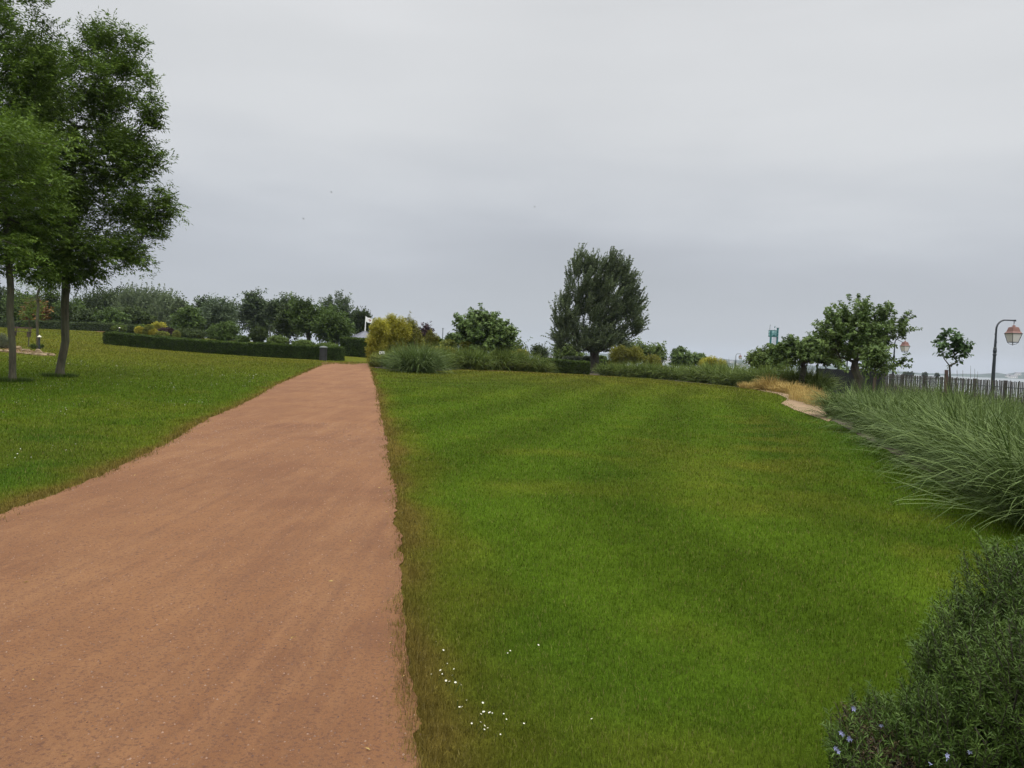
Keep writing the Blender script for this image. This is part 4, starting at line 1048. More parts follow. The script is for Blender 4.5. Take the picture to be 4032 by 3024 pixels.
for i, (px, d, h_) in enumerate(rrow):
    tuft('pampas_clump', '%s bluish pampas clump along the lawn edge counting right from the side path' % on[i], 'pampas grass', place(px, d + .7), 750, h_ * 1.08 * rng.uniform(.8, 1.12), .65, .055, 'pampasfar', group='pampas clumps right of the side path', bend=(70, 165), tilt=34, wind=(-.2, -.1))
for px, d, h_, lb in ((2640, 66, 1.0, 'pampas clump behind the lawn edge row below the promenade trees'), (2720, 64, 1.0, 'pampas clump in the back row left of the golden bush'), (2800, 60, 1.1, 'pampas clump in the back row under the golden bush'), (2870, 57, 1.3, 'pampas clump in the back row with taller tips below the far lamp'),
                     (2985, 47, 1.15, 'pampas clump behind the dry straw, left end'), (3040, 45.5, 1.2, 'pampas clump behind the dry straw, under the pale mulberry'), (3100, 44, 1.15, 'pampas clump behind the dry straw, left of the low mulberry trunk'), (3150, 43.5, 1.15, 'pampas clump around the low mulberry trunk'), (3195, 42.5, 1.1, 'pampas clump at the left end of the black screen')):
    tuft('pampas_clump', lb, 'pampas grass', place(px, d), 1100, h_, .85, .042, 'pampasfar', group='pampas clumps behind the lawn edge', bend=(60, 150), tilt=22)
# straw
for px, d, h_, lb in ((2945, 44, .35, 'small tuft of dry straw at the left end of the dry patch'), (3000, 42.5, .5, 'dry straw clump left of the tallest one'), (3032, 42, .75, 'tallest dry straw clump below the pale mulberry'), (3075, 40.5, .5, 'dry straw clump right of the tallest one'),
                     (3120, 39, .55, 'dry straw clump below the low mulberry trunk')):
    tuft('dry_grass_clump', lb, 'dry grass', place(px, d), 420, h_, .45, .028, 'straw', group='dry straw clumps', bend=(40, 140), tilt=30)
yy = []
for i in range(34):
    px = rng.uniform(3120, 3275); py = rng.uniform(1545, 1578) + (px - 3120) * .25
    yy.append((px, py))
for i, p in enumerate(sorted(yy, key=lambda q: q[1])):
    q = hit(*p)
    tuft('dry_stubble_tuft', 'yellow dry stubble tuft in the bare soil beside the black screen', 'dry grass', (*q, g1(*q)), 90, rng.uniform(.28, .5), .22, .014, 'straw', group='dry stubble tufts in the bare soil', bend=(10, 90), tilt=16, upright=.6, segs=4)

# near pampas bank ---------------------------------------------------
front = [(3275, 1652), (3370, 1706), (3475, 1768), (3590, 1832), (3710, 1896), (3840, 1964), (3980, 2036), (4130, 2112), (4300, 2190)]
fo = ['farthest', 'second farthest', 'third farthest', 'fourth farthest', 'fifth farthest', 'sixth farthest, above the bare mulch', 'nearest one inside the photo', 'next one just past the right edge', 'last one past the right edge']
k_ = 0
for i, p in enumerate(front):
    q = hit(*p); nx_ = np.array([.86, .5]) * 1.0
    for row, off in enumerate((.95, 2.3, 3.9, 5.6, 7.2)):
        c = q + nx_ * off + rng.normal(size=2) * .15
        if c[0] > 18.2: continue
        fr = np.hypot(*c)
        if row == 0: lb = 'front row pampas clump of the big bank, %s' % fo[i]; gr = 'front row pampas clumps of the big bank'
        else: lb = 'green pampas clump in row %s of the big bank behind the front row' % ('two', 'three', 'four', 'five')[row - 1]; gr = 'pampas clumps in row %s of the big bank' % ('two', 'three', 'four', 'five')[row - 1]
        tuft('pampas_clump', lb, 'pampas grass', (*c, g1(*c)), int(1050 if row == 0 else 700), (.98 if row == 0 else .92) * rng.uniform(.88, 1.12), .62 if row == 0 else .8, .021 if row == 0 else .02, 'pampas', group=gr,
             bend=(70, 165), tilt=33 if row == 0 else 24, wind=(-.15, -.05), upright=.1 if row == 0 else .22)
# thin standing reeds near the fence
for px, py0, dx, lb in ((3764, 1462, 5, 'left'), (3771, 1456, -3, 'second'), (3789, 1458, 2, 'third'), (3817, 1440, 5, 'tallest'), (3832, 1452, 6, 'fifth'), (3838, 1463, 12, 'rightmost leaning')):
    a_ = place(px, 27); top = W3(px + dx, py0, 27)
    mb = MB(); mb.tube([a_, a_ * .5 + top * .5 + np.array([.01, 0, 0]), top], [.009, .007, .004], 5)
    tag(mb.build('dry_reed', M['woodpost'], loc=a_), '%s thin dry reed sticking up above the picket fence' % lb, 'reed', 'dry reeds by the picket fence')

# ================================================================== ROSEMARY (foreground)
rb = thing('rosemary_bush', place(3900, 2.55), 'big dark rosemary bush with needle leaves in the bottom right corner', 'rosemary')
def rosemary_mass(blobs, n, mat, sl, nl, lL, lW, name, up=.9, parent=rb, inner=.25, spread=48):
    bl = []
    for b_ in blobs:
        c = W3(b_[0], b_[1], b_[4]); k = b_[4] / F
        bl.append((c, np.array([b_[2] * k, b_[5], b_[3] * k])))
    P, Dn, f = sample_blobs(bl, n, inner, .6)
    D = norm(Dn * .55 + np.array([-.05, 0, up]) + rng.normal(size=(n, 3)) * .28)
    L = sl * rng.uniform(.5, 1.5, n)
    P = P - D * L[:, None] * .8
    gzz = gz(P[:, 0], P[:, 1]); k = P[:, 2] > gzz - .05
    P, D, L = P[k], D[k], L[k]; n = len(P)
    Q = shoots(P, D, L, nl, lL, lW, spread, -.1)
    r = np.clip(np.repeat(rng.random(n), nl) * .7 + rng.random(n * nl) * .3, 0, 1)
    quadmesh(name, Q, M[mat], parent=parent, rnd=r)
    E = [(P[i], P[i] + D[i] * L[i] * .9, .0022, .0012) for i in range(n)]
    return E
RB = [(4050, 2450, 190, 330, 2.75, .45), (3950, 2620, 230, 260, 2.6, .4), (3800, 2700, 160, 200, 2.6, .35), (4000, 2900, 260, 260, 2.35, .35), (3740, 2900, 200, 170, 2.4, .3), (3520, 2870, 130, 110, 2.5, .25), (3380, 2960, 110, 110, 2.45, .2), (4150, 2290, 120, 120, 2.9, .3), (3850, 2450, 60, 90, 2.75, .12), (4100, 2750, 200, 300, 2.2, .35)]
E = rosemary_mass(RB, 3000, 'rosemary', .14, 40, .027, .0042, 'foliage')
E += rosemary_mass([(3430, 2900, 120, 90, 2.5, .22), (3560, 2960, 130, 90, 2.45, .22), (3900, 2900, 120, 80, 2.5, .2), (3990, 2600, 60, 60, 2.7, .2)], 700, 'deadtwig', .07, 20, .012, .003, 'dead_twigs', up=.4)
# woody stems
g0 = place(3950, 2.7)
for k in range(46):
    b_ = RB[rng.integers(len(RB))]; c = W3(b_[0] + rng.normal() * b_[2] * .4, b_[1] + rng.normal() * b_[3] * .3, b_[4])
    a_ = np.array([c[0] * .75 + g0[0] * .25 + rng.normal() * .05, c[1] * .8 + g0[1] * .2, 0.]); m_ = (a_ + c) / 2 + rng.normal(size=3) * .03
    E += [(a_, m_, .007, .005), (m_, c, .005, .003)]
quadmesh('woody_stems', edges_quads(E, 3), M['bark2'], parent=rb)
fl_ = [(3295, 2951), (3288, 2945), (3300, 2960), (3318, 2892), (3312, 2885), (3340, 2912), (3352, 2915), (3345, 2905), (3362, 2792), (3360, 2785), (3469, 2855), (3728, 2975), (3730, 2988), (3665, 3008), (3818, 2960)]
mbf = None
for i, p in enumerate(fl_):
    dd = 2.2 if p[0] < 3600 else 1.95
    c = W3(p[0], p[1], dd)
    if mbf is None:
        mb = MB()
        for k in range(5):
            a = 2 * math.pi * k / 5; d_ = Vector((math.cos(a), -.35, math.sin(a))); q_ = Vector((-math.sin(a), 0, math.cos(a)))
            mb.add([Vector((0, 0, 0)), d_ * .004 - q_ * .0022, d_ * .008, d_ * .004 + q_ * .0022], [(0, 1, 2, 3)])
        mb.tube([(0, 0, 0), (0, .006, -.003)], [.0015, .001], 5)
        me_ = mb.build('flower', M['bluefl'], local=True); mbf = me_; o = me_
    else:
        o = mbf.copy(); COL.objects.link(o)
    o.parent = rb; o.location = Vector(c) - rb.location; o.rotation_euler = (rng.normal() * .4, rng.normal() * .6, rng.normal() * .5)

# ================================================================== LITTER BIN
b0 = place(1272, 59)
t = thing('litter_bin', b0, 'dark litter bin with domed grey lid at the end of the hedge by the path', 'litter bin')
mb = MB(); mb.lathe(b0, [(.30, 0), (.31, .28), (.31, .30)], 20); mb.build('base', M['bin'], parent=t)
mb = MB(); mb.lathe(b0, [(.27, .30), (.285, .34), (.285, .98), (.27, 1.0)], 20)
for k in range(20):
    a = 2 * math.pi * k / 20 + .1; mb.box((b0[0] + .287 * math.cos(a), b0[1] + .287 * math.sin(a), b0[2] + .66), (.02, .035, .58), Matrix.Rotation(a, 3, 'Z'))
mb.build('body', M['bin'], parent=t)
mb = MB(); mb.lathe(b0, [(.34, 1.0), (.345, 1.03), (.30, 1.09), (.18, 1.14), (.02, 1.155)], 20); mb.build('lid', M['binlid'], parent=t)
mb = MB(); mb.box((b0[0], b0[1] - .3, b0[2] + .86), (.3, .04, .1)); mb.build('opening', M['ink'], parent=t)

# longer grass left by the mower round the trunks; dark blades stand in for shade
for px, d_, lb in ((235, 28, 'thicker'), (50, 25, 'slimmer')):
    p = place(px, d_)
    tuft('grass_tuft', 'ring of longer unmown grass, coloured dark as shade, round the foot of the %s ash trunk' % lb, 'grass tuft', p, 900, .13, .62, .012, 'hedge', group='unmown grass rings at the ash trunks', segs=3, bend=(20, 90), tilt=30)
# ================================================================== SMALL WHITE SIGN
s0 = place(1504, 47.6)
t = thing('direction_sign', s0, 'small white sign with dark print in front of the golden bamboo', 'sign')
zc = W3(1504, 1389, 47.6)
mb = MB(); mb.box((zc[0], zc[1], zc[2]), (.34, .02, .175)); pb = mb.build('panel', M['white'], parent=t)
mb = MB()
mb.box((zc[0] - .09, zc[1] - .013, zc[2]), (.085, .006, .05))
mb.box((zc[0] + .035, zc[1] - .013, zc[2]), (.06, .006, .016)); mb.add([(zc[0] + .03 + .025, zc[1] - .016, zc[2] + .028), (zc[0] + .03 + .025, zc[1] - .016, zc[2] - .028), (zc[0] + .09, zc[1] - .016, zc[2])], [(0, 1, 2)])
o = mb.build('print', M['ink'], local=True); o.parent = pb; o.matrix_parent_inverse = Matrix.Translation(-Vector(s0)); 
mb = MB(); mb.tube([s0, (zc[0], zc[1] + .03, zc[2] + .12)], .022, 8); mb.lathe((zc[0], zc[1] + .03, zc[2] + .12), [(.035, 0), (.02, .04), (.002, .05)], 8); mb.build('post', M['iron'], parent=t)

# ================================================================== STREET LAMPS
def lamp():
    t = thing('street_lamp', (0, 0, 0), 'x', 'street lamp', 'street lamps along the promenade')
    mb = MB()
    mb.lathe((0, 0, 0), [(.16, -.1), (.16, .12), (.13, .16), (.115, .55), (.13, .6), (.10, .66), (.09, 1.2), (.075, 2.3), (.068, 2.52), (.09, 2.54), (.09, 2.60), (.065, 2.63), (.085, 2.70), (.09, 2.78), (.07, 2.87), (.085, 2.90), (.06, 2.95), (.055, 3.25), (.045, 3.55)], 14)
    mb.build('post', M['iron'], parent=t)
    mb = MB()
    pts = [(0, 0, 3.5), (0, 0, 3.85)]
    for k in range(1, 9):
        a = math.pi / 2 * k / 8; pts.append((.48 * (1 - math.cos(a)), 0, 3.85 + .48 * math.sin(a)))
    pts += [(.75, 0, 4.335), (1.0, 0, 4.33)]
    mb.tube(pts, [.045] * 3 + [.042] * 6 + [.036] * 3, 10)
    mb.box((1.0, 0, 4.33), (.09, .08, .09)); mb.lathe((-.045, 0, 3.6), [(.03, -.03), (.03, .03)], 8); mb.lathe((.05, 0, 3.2), [(.03, -.03), (.03, .03)], 8)
    mb.build('arm', M['iron'], parent=t)
    ln = None
    # lantern: roof / panes / frame
    mb = MB()
    mb.tube([(.97, 0, 4.3), (.97, 0, 3.66)], [.012, .012], 6); mb.lathe((.97, 0, 4.2), [(.03, 0), (.03, .03)], 8)
    sq = math.pi / 4
    ZR = 3.68
    mb.lathe((.97, 0, ZR), [(.40, -.012), (.40, .012)], 4, rot0=sq)
    for sx in (-1, 1):
        for sy in (-1, 1):
            mb.tube([(.97 + sx * .265, sy * .265, ZR), (.97 + sx * .165, sy * .165, ZR - .43)], .013, 5)
    mb.lathe((.97, 0, ZR - .445), [(.25, -.012), (.25, .012)], 4, rot0=sq)
    for sx, sy in ((-1, -1), (1, -1), (1, 1), (-1, 1)):
        mb.tube([(.97 + sx * .16, sy * .16, ZR - .45), (.97 + sx * .1, sy * .1, ZR - .53), (.97, 0, ZR - .56)], .011, 5)
    mb.lathe((.97, 0, ZR - .6), [(.004, 0), (.024, .02), (.01, .05)], 8)
    fr = mb.build('lantern', M['iron'], parent=t)
    mb = MB(); mb.lathe((.97, 0, ZR), [(.375, .014), (.30, .10), (.22, .31), (.13, .335), (.05, .36), (.09, .385), (.02, .43)], 4, rot0=sq)
    o = mb.build('lantern_roof', M['lampred'], local=True); o.parent = fr
    for k in range(4):
        a = k * math.pi / 2; Rz = Matrix.Rotation(a, 3, 'Z'); mb = MB()
        P_ = [Rz @ Vector((-.25, -.252, -.015)), Rz @ Vector((.25, -.252, -.015)), Rz @ Vector((.155, -.157, -.425)), Rz @ Vector((-.155, -.157, -.425))]
        mb.add([p + Vector((.97, 0, ZR)) for p in P_], [(0, 1, 2, 3)]); o = mb.build('pane', M['frost'], local=True); o.parent = fr
    return t
L0 = lamp()
def copy_tree(o, parent=None):
    c = o.copy(); COL.objects.link(c)
    if parent: c.parent = parent
    for ch in [x for x in bpy.data.objects if x.parent == o]:
        copy_tree(ch, c)
    return c
LL = [(3903, 38, 8, 'nearest street lamp with copper-red lantern behind the picket fence at the right'), (3512, 61, 12, 'street lamp whose red lantern hangs beside the largest mulberry crown'), (3331, 86, 10, 'street lamp hidden in the largest mulberry, only its dark post showing left of the trunk'),
      (2894, 138, 5, 'lone far street lamp between the golden bush and the pale mulberry'), (2736, 172, 5, 'far street lamp behind the pair of promenade mulberries'), (2169, 190, 0, 'far street lamp left of the poplar above the clipped hedge')]
kids = []
def kidsof(o): return [x for x in bpy.data.objects if x.parent == o]
for i, (px, d, rz, lb) in enumerate(LL):
    o = L0 if i == 0 else copy_tree(L0)
    p = place(px, d); o.location = p; o.rotation_euler = (0, 0, R(rz)); o['label'] = lb
    tz = {0: 1255, 1: 1327, 3: 1392, 4: 1391, 5: 1369}.get(i)
    if tz:
        s_ = (W3(px + 10, tz, d)[2] - p[2]) / 4.37
        o.scale = (s_, s_, s_)

# ================================================================== FENCES
fa, fb = place(3475, 40), place(4032, 28.5); fdir = norm((fb - fa)[:2])
NB = 11; Lf = 2.05
t = thing('picket_fence', fa, 'grey weathered wooden picket fence along the promenade at the right', 'fence')
for i in range(NB):
    p = fa[:2] + fdir * Lf * i; z = g1(*p)
    mb = MB(); mb.box((p[0], p[1], z + .66), (.11, .11, 1.46), Matrix.Rotation(math.atan2(fdir[1], fdir[0]), 3, 'Z')); mb.build('post', M['wood'], parent=t)
ztop = lambda p: 1.47
for i in range(NB - 1):
    p0 = fa[:2] + fdir * (Lf * i + .07); p1 = fa[:2] + fdir * (Lf * (i + 1) - .07)
    mb = MB()
    n_ = 21
    for k in range(n_):
        q = p0 + (p1 - p0) * (k + .5) / n_ + rng.normal(size=2) * .008; z = g1(*q)
        h_ = 1.37 + rng.normal() * .012
        mb.box((q[0], q[1], z + h_ / 2), (.046, .022, h_), Matrix.Rotation(math.atan2(fdir[1], fdir[0]) + rng.normal() * .03, 3, 'Z') @ Matrix.Rotation(rng.normal() * .008, 3, 'Y'), taper=.85)
    mb.build('picket_panel', M['wood'], parent=t)
    mb = MB()
    for zz in (.35, 1.12):
        off = np.array([-fdir[1], fdir[0]]) * .028
        a = p0 - off; b_ = p1 - off
        mb.tube([(a[0], a[1], g1(*a) + zz), ((a[0] + b_[0]) / 2, (a[1] + b_[1]) / 2, g1(*a) + zz - .012), (b_[0], b_[1], g1(*b_) + zz)], .014, 5)
    mb.build('rail', M['iron'], parent=t)
# dark wind screen fence
sa, sb = place(3212, 46), place(3480, 40.3)
t = thing('screen_fence', sa, 'black fabric wind screen fence behind the largest mulberry', 'fence')
nn = 7; Pq = [sa + (sb - sa) * i / (nn - 1) for i in range(nn)]
mb = MB(); fd = norm((sb - sa)[:2]); nx_ = np.array([-fd[1], fd[0]]) * .015
k_ = 40
for i in range(k_):
    u0, u1 = i / k_, (i + 1) / k_
    a = sa + (sb - sa) * u0; b_ = sa + (sb - sa) * u1
    ha = 1.50 - .03 * abs(math.sin(u0 * math.pi * 6)); hb = 1.50 - .03 * abs(math.sin(u1 * math.pi * 6))
    za, zb = g1(*a[:2]), g1(*b_[:2]); w0 = .03 * math.sin(u0 * 40); w1 = .03 * math.sin(u1 * 40)
    V = []
    for s_ in (-1, 1):
        V += [(a[0] + nx_[0] * s_, a[1] + nx_[1] * s_ + w0 * .3, za + .02), (b_[0] + nx_[0] * s_, b_[1] + nx_[1] * s_ + w1 * .3, zb + .02), (b_[0] + nx_[0] * s_, b_[1] + nx_[1] * s_ + w1, zb + hb), (a[0] + nx_[0] * s_, a[1] + nx_[1] * s_ + w0, za + ha)]
    mb.add(V, [(0, 1, 2, 3), (7, 6, 5, 4), (3, 2, 6, 7), (0, 4, 5, 1)])
mb.build('screen', M['screen'], parent=t)
for p in Pq:
    mb = MB(); z = g1(*p[:2]); mb.tube([(p[0], p[1] + .05, z - .1), (p[0], p[1] + .05, z + 1.53)], .03, 8); mb.build('post', M['iron'], parent=t)
# stakes
a_ = place(3716, 28.4); tp = W3(3716, 1456, 28.4)
tag((lambda m_: m_.build('tree_stake', M['woodpost'], loc=a_))((lambda m_: (m_.box((a_[0], a_[1], (a_[2] + tp[2]) / 2), (.10, .08, tp[2] - a_[2])), m_)[1])(MB())), 'square reddish brown stake beside the young large-leaved tree', 'stake', 'wooden tree stakes')
a_ = place(3437, 30.8); tp = W3(3437, 1475, 30.8)
tag((lambda m_: m_.build('tree_stake', M['woodpost'], loc=a_))((lambda m_: (m_.box((a_[0], a_[1], (a_[2] + tp[2]) / 2), (.09, .07, tp[2] - a_[2])), m_)[1])(MB())), 'square brown stake beside the small drooping tree', 'stake', 'wooden tree stakes')
a_ = W3(3722, 1476, 28.3); b_ = W3(3738, 1481, 29)
mb = MB(); mb.tube([a_, (a_ + b_) / 2 - np.array([0, 0, .03]), b_], .02, 6); tag(mb.build('tree_tie', M['screen'], loc=a_), 'black strap tying the young tree to its stake', 'strap')

# ================================================================== TEAL BEACON TOWER
d = 150; c0 = place(3036, d)
t = thing('beacon_tower', c0, 'teal steel harbour beacon tower rising behind the pale mulberry', 'tower')
zp = W3(3036, 1324, d)[2]; zt = W3(3036, 1301, d)[2]; k = d / F
for dx, dy, top, w_ in ((-14, -.7, zt, .2), (-4, .8, zt, .2), (15, -.2, zt + .48, .2)):
    mb = MB(); mb.tube([(c0[0] + dx * k, c0[1] + dy, c0[2]), (c0[0] + dx * k, c0[1] + dy, top)], w_, 10); mb.build('column', M['teal'], parent=t)
mb = MB()
for dx in (0, 4.5, 9): mb.tube([(c0[0] + dx * k, c0[1], c0[2]), (c0[0] + dx * k, c0[1], zp)], .035, 5)
mb.build('cable', M['teal'], parent=t)
mb = MB(); mb.lathe((c0[0], c0[1], zp), [(.98, -.1), (1.0, .06)], 18); mb.build('platform', M['teal'], parent=t)
mb = MB()
for z_ in (zt, (zt + zp) / 2):
    pts = [(c0[0] + .95 * math.cos(a), c0[1] + .95 * math.sin(a), z_) for a in np.linspace(0, 2 * math.pi, 19)]
    mb.tube(pts, .05, 5, cap=False)
for a in np.linspace(0, 2 * math.pi, 9)[:-1]: mb.tube([(c0[0] + .95 * math.cos(a), c0[1] + .95 * math.sin(a), zp), (c0[0] + .95 * math.cos(a), c0[1] + .95 * math.sin(a), zt)], .03, 5)
mb.build('railing', M['teal'], parent=t)
mb = MB(); V = []; n_ = 14
for i in range(n_ + 1):
    a = math.pi + math.pi * i / n_ * 1.0 - .0; V.append((c0[0] + .9 * math.cos(a), c0[1] - .9 * math.sin(a), zp + .08)); V.append((c0[0] + .9 * math.cos(a), c0[1] - .9 * math.sin(a), zt - .08))
mb.add(V, [(2 * i, 2 * i + 2, 2 * i + 3, 2 * i + 1) for i in range(n_)]); mb.build('glass_screen', M['tealglass'], parent=t)
mb = MB(); mb.lathe((c0[0] + .1, c0[1] - .2, zp + .06), [(.3, 0), (.3, .2), (.22, .36), (.05, .42)], 12); mb.tube([(c0[0] + .15, c0[1] - .2, zp + .4), (c0[0] + .15, c0[1] - .2, zt + .25)], .03, 5); mb.lathe((c0[0] + .17, c0[1] - .2, zt + .5), [(.06, 0), (.09, .12), (.07, .4)], 8); mb.build('beacon_light', M['teal'], parent=t)
mb = MB(); mb.lathe((c0[0] + 15 * k, c0[1] - .2, zt + .48), [(.2, 0), (.32, .04), (.32, .08)], 10); mb.build('column_cap', M['teal'], parent=t)
mb = MB(); mb.tube([(c0[0] - 15 * k, c0[1], zt), (c0[0] - 14.5 * k, c0[1], zt + .8), (c0[0] - 14 * k, c0[1], zt + 1.15)], [.03, .03, .05], 5); mb.build('antenna', M['iron'], parent=t)

# mast behind the shrubs
d = 140; c0 = place(1740, d); tp = W3(1742, 1294, d)
mb = MB(); mb.tube([c0, (c0[0], c0[1], tp[2])], [.11, .09], 8); mb.box((c0[0], c0[1], tp[2]), (.26, .26, .2)); tag(mb.build('mast', M['steelgrey'], loc=c0), 'plain grey mast standing behind the spiky green shrub', 'mast')

# ================================================================== PAVILION
d = 84; c0 = place(1434, d); k = d / F
ze = W3(1400, 1337, d)[2]; za = W3(1434, 1305, d)[2]; Rr = 81 * k
t = thing('pavilion', c0, 'octagonal garden pavilion with ribbed grey zinc roof half hidden by bamboo', 'pavilion')
mb = MB(); rot0 = R(12)
mb.lathe((c0[0], c0[1], ze), [(Rr, -.07), (Rr * 1.01, 0), (Rr * .72, .2), (Rr * .05, za - ze), (.03, za - ze + .1)], 8, rot0=rot0)
rf = mb.build('roof', M['zinc'], parent=t)
for j in range(8):
    for q in np.linspace(0, 1, 5)[:-1]:
        a0 = rot0 + j * math.pi / 4; a1 = a0 + math.pi / 4
        e0 = np.array([math.cos(a0), math.sin(a0)]) * (1 - q) + np.array([math.cos(a1), math.sin(a1)]) * q
        mb = MB(); pp = [(c0[0] + e0[0] * Rr * f_, c0[1] + e0[1] * Rr * f_, ze + z_ + .03) for f_, z_ in ((1.0, 0), (.72, .2), (.06 + .3 * (q > 0), (za - ze) * (1 - .42 * (q > 0))))]
        mb.tube(pp, .035, 4)
        if q == 0: s_ = mb; 
        if q == 0 or True:
            o = mb.build('roof_rib', M['zinc'], local=True); o.parent = rf; o.matrix_parent_inverse = Matrix.Translation(-c0[:3].astype(float)) if False else Matrix.Translation(Vector(-c0))
mb = MB(); mb.lathe((c0[0], c0[1], ze), [(Rr * .985, -.2), (Rr * 1.0, -.19), (Rr * 1.0, -.1), (Rr * .985, -.08)], 8, rot0=rot0); mb.build('gutter', M['white'], parent=t)
for j in range(8):
    a = rot0 + j * math.pi / 4; mb = MB(); mb.tube([(c0[0] + Rr * .82 * math.cos(a), c0[1] + Rr * .82 * math.sin(a), c0[2]), (c0[0] + Rr * .82 * math.cos(a), c0[1] + Rr * .82 * math.sin(a), ze)], .07, 8); mb.build('column', M['iron'], parent=t)
mb = MB(); b1 = np.array([c0[0], c0[1], za]); b2 = W3(1441, 1245, d); mb.tube([b1, b2], [.06, .04], 8)
t2 = thing('flag', b1, 'white flag with a small red-brown crest on a leaning pole above the pavilion', 'flag'); mb.build('pole', M['white'], parent=t2)
NU, NV = 14, 8; V = []
for i in range(NU):
    for j in range(NV):
        u = i / (NU - 1); v = j / (NV - 1)
        q = b2 + np.array([u * .85, .09 * math.sin(u * 9 + v), -.02 - v * .56 - u * .33 - .04 * math.sin(u * 7)]); V.append(q)
for mi, nm, rng_ in ((0, 'cloth', None),):
    Fs = []; Ms = []
    for i in range(NU - 1):
        for j in range(NV - 1):
            Fs.append((i * NV + j, (i + 1) * NV + j, (i + 1) * NV + j + 1, i * NV + j + 1)); Ms.append(1 if (((i - 6.5) / 2.2) ** 2 + ((j - 3) / 1.8) ** 2 < 1 and (i + j) % 3 != 0) else 0)
    mb = MB(); mb.add(V, Fs); mb.m = Ms; mb.build('cloth', [M['white'], M['crest']], parent=t2)

# ================================================================== STONE EDGED BED (left)
q0 = [place(px, d_) for px, d_ in ((-200, 43), (0, 42.5), (90, 42), (160, 41.5), (205, 42))]
q1 = [place(px, d_) for px, d_ in ((-200, 50), (0, 49), (80, 47), (150, 45.5), (205, 43))]
A_ = densify(np.array([p[:2] for p in q0]), .3); kk = np.linspace(0, 1, len(A_)); qi = np.array([p[:2] for p in q1]); ki = np.linspace(0, 1, 5)
B2 = np.stack([np.interp(kk, ki, qi[:, 0]), np.interp(kk, ki, qi[:, 1])], 1)
ribbon('soil_bed', A_, B2, plain('reddish_bed_soil', (.16, .075, .04), .95, nscale=9, namp=.5, bumps=1), .012, 10, 'reddish soil of the stone edged bed on the left lawn', .2, .2, 71)
st = [(70, 46, .5, .22), (100, 44.5, .45, .15), (118, 41.7, .5, .12), (140, 41.6, .45, .12), (152, 42.4, .35, .3), (163, 41.4, .5, .13), (185, 42.2, .35, .14), (197, 41.9, .42, .15), (207, 41.8, .3, .12), (30, 42.6, .5, .12), (85, 42, .4, .1), (-10, 42.6, .5, .14), (-60, 43, .5, .14)]
sl_ = ['at the back of the bed behind the thin tree', 'behind the bare soil', 'at the front edge, left of the low light', 'at the front edge below the low light', 'the tallest, standing just below the low light', 'at the front edge right below the low light', 'near the pointed right end, left one', 'near the pointed right end, middle one', 'at the very tip of the bed', 'at the front edge by the left ash trunk, right side', 'at the front edge between the ash trunk and the thin tree', 'at the front edge near the frame side', 'at the front edge outside the frame']
for (px, d_, w_, h_), lb in zip(st, sl_):
    p = place(px, d_); mb = MB()
    prof = [(w_ * .5, -.05), (w_ * .55, h_ * .4), (w_ * .42, h_ * .85), (w_ * .12, h_)]
    mb.lathe((p[0], p[1], p[2]), prof, 7, rot0=rng.random())
    mb.v = [(p[0] + (x_ - p[0]) * rng.uniform(.9, 1.45) + rng.normal() * .02, p[1] + (y_ - p[1]) * rng.uniform(.5, .8), z_ + rng.normal() * .015) for x_, y_, z_ in mb.v]
    tag(mb.build('edging_stone', M['stone'], loc=p), 'tan edging stone ' + lb, 'stone', 'tan edging stones of the left bed')
bush('lavender_bush', 'round grey-green lavender bush at the left frame edge', 'shrub', 5, 46, [(0, 1345, 42, 36), (-60, 1345, 40, 30)], n=900, sl=.35, nl=10, lL=.1, lW=.03, mat='lavender', up=1.0, spread=28)
bush('low_plant', 'small dark plant at the foot of the slim tree by the low light', 'shrub', 135, 43.5, [(130, 1362, 12, 8), (160, 1362, 12, 6)], n=160, sl=.2, nl=9, lL=.08, lW=.04, mat='mid')
def low_light(px, d_, ytop, lb):
    p = place(px, d_); zt_ = W3(px, ytop, d_)[2]; h_ = zt_ - p[2]
    t = thing('garden_light', p, lb, 'garden light', 'low garden lights')
    mb = MB(); mb.tube([(p[0], p[1], p[2]), (p[0], p[1], zt_ - .12)], .045, 8); mb.build('post', M['iron'], parent=t)
    mb = MB(); mb.lathe((p[0], p[1], zt_ - .12), [(.12, 0), (.11, .02), (.03, .1), (.01, .12)], 10); mb.build('cap', M['cap'], parent=t)
low_light(154, 43.2, 1319, 'low black garden light with white cap beside the slim tree')
low_light(470, 94, 1288, 'tiny dark garden light in front of the far hedge')
# wooden bench
p = place(85, 62); t = thing('wooden_bench', p, 'low brown wooden bench behind the slimmer ash trunk', 'bench'); mb = MB()
for z_, y_ in ((.42, 0), (.42, .16), (.42, -.16)): mb.box((p[0], p[1] + y_, p[2] + z_), (1.5, .13, .04))
mb.build('seat', M['woodpost'], parent=t)
for sx in (-.6, .6): mb = MB(); mb.box((p[0] + sx, p[1], p[2] + .2), (.08, .4, .4)); mb.build('leg', M['woodpost'], parent=t)
mb = MB(); mb.box((p[0], p[1] + .25, p[2] + .75), (1.5, .04, .12)); mb.box((p[0] - .6, p[1] + .24, p[2] + .6), (.07, .05, .5)); mb.box((p[0] + .6, p[1] + .24, p[2] + .6), (.07, .05, .5)); mb.build('backrest', M['woodpost'], parent=t)
# white railing at the promenade
p0, p1 = place(2722, 118), place(2752, 117); t = thing('white_railing', p0, 'white railing glimpsed between the promenade mulberries and the golden bush', 'railing')
mb = MB()
for i in range(9): q = p0 + (p1 - p0) * i / 8; mb.box((q[0], q[1], q[2] + .5), (.05, .05, 1.0))
mb.build('baluster', M['white'], parent=t)
mb = MB(); mb.tube([p0 + np.array([0, 0, 1.]), p1 + np.array([0, 0, 1.])], .05, 6); mb.tube([p0 + np.array([0, 0, .2]), p1 + np.array([0, 0, .2])], .04, 6); mb.build('rail', M['white'], parent=t)
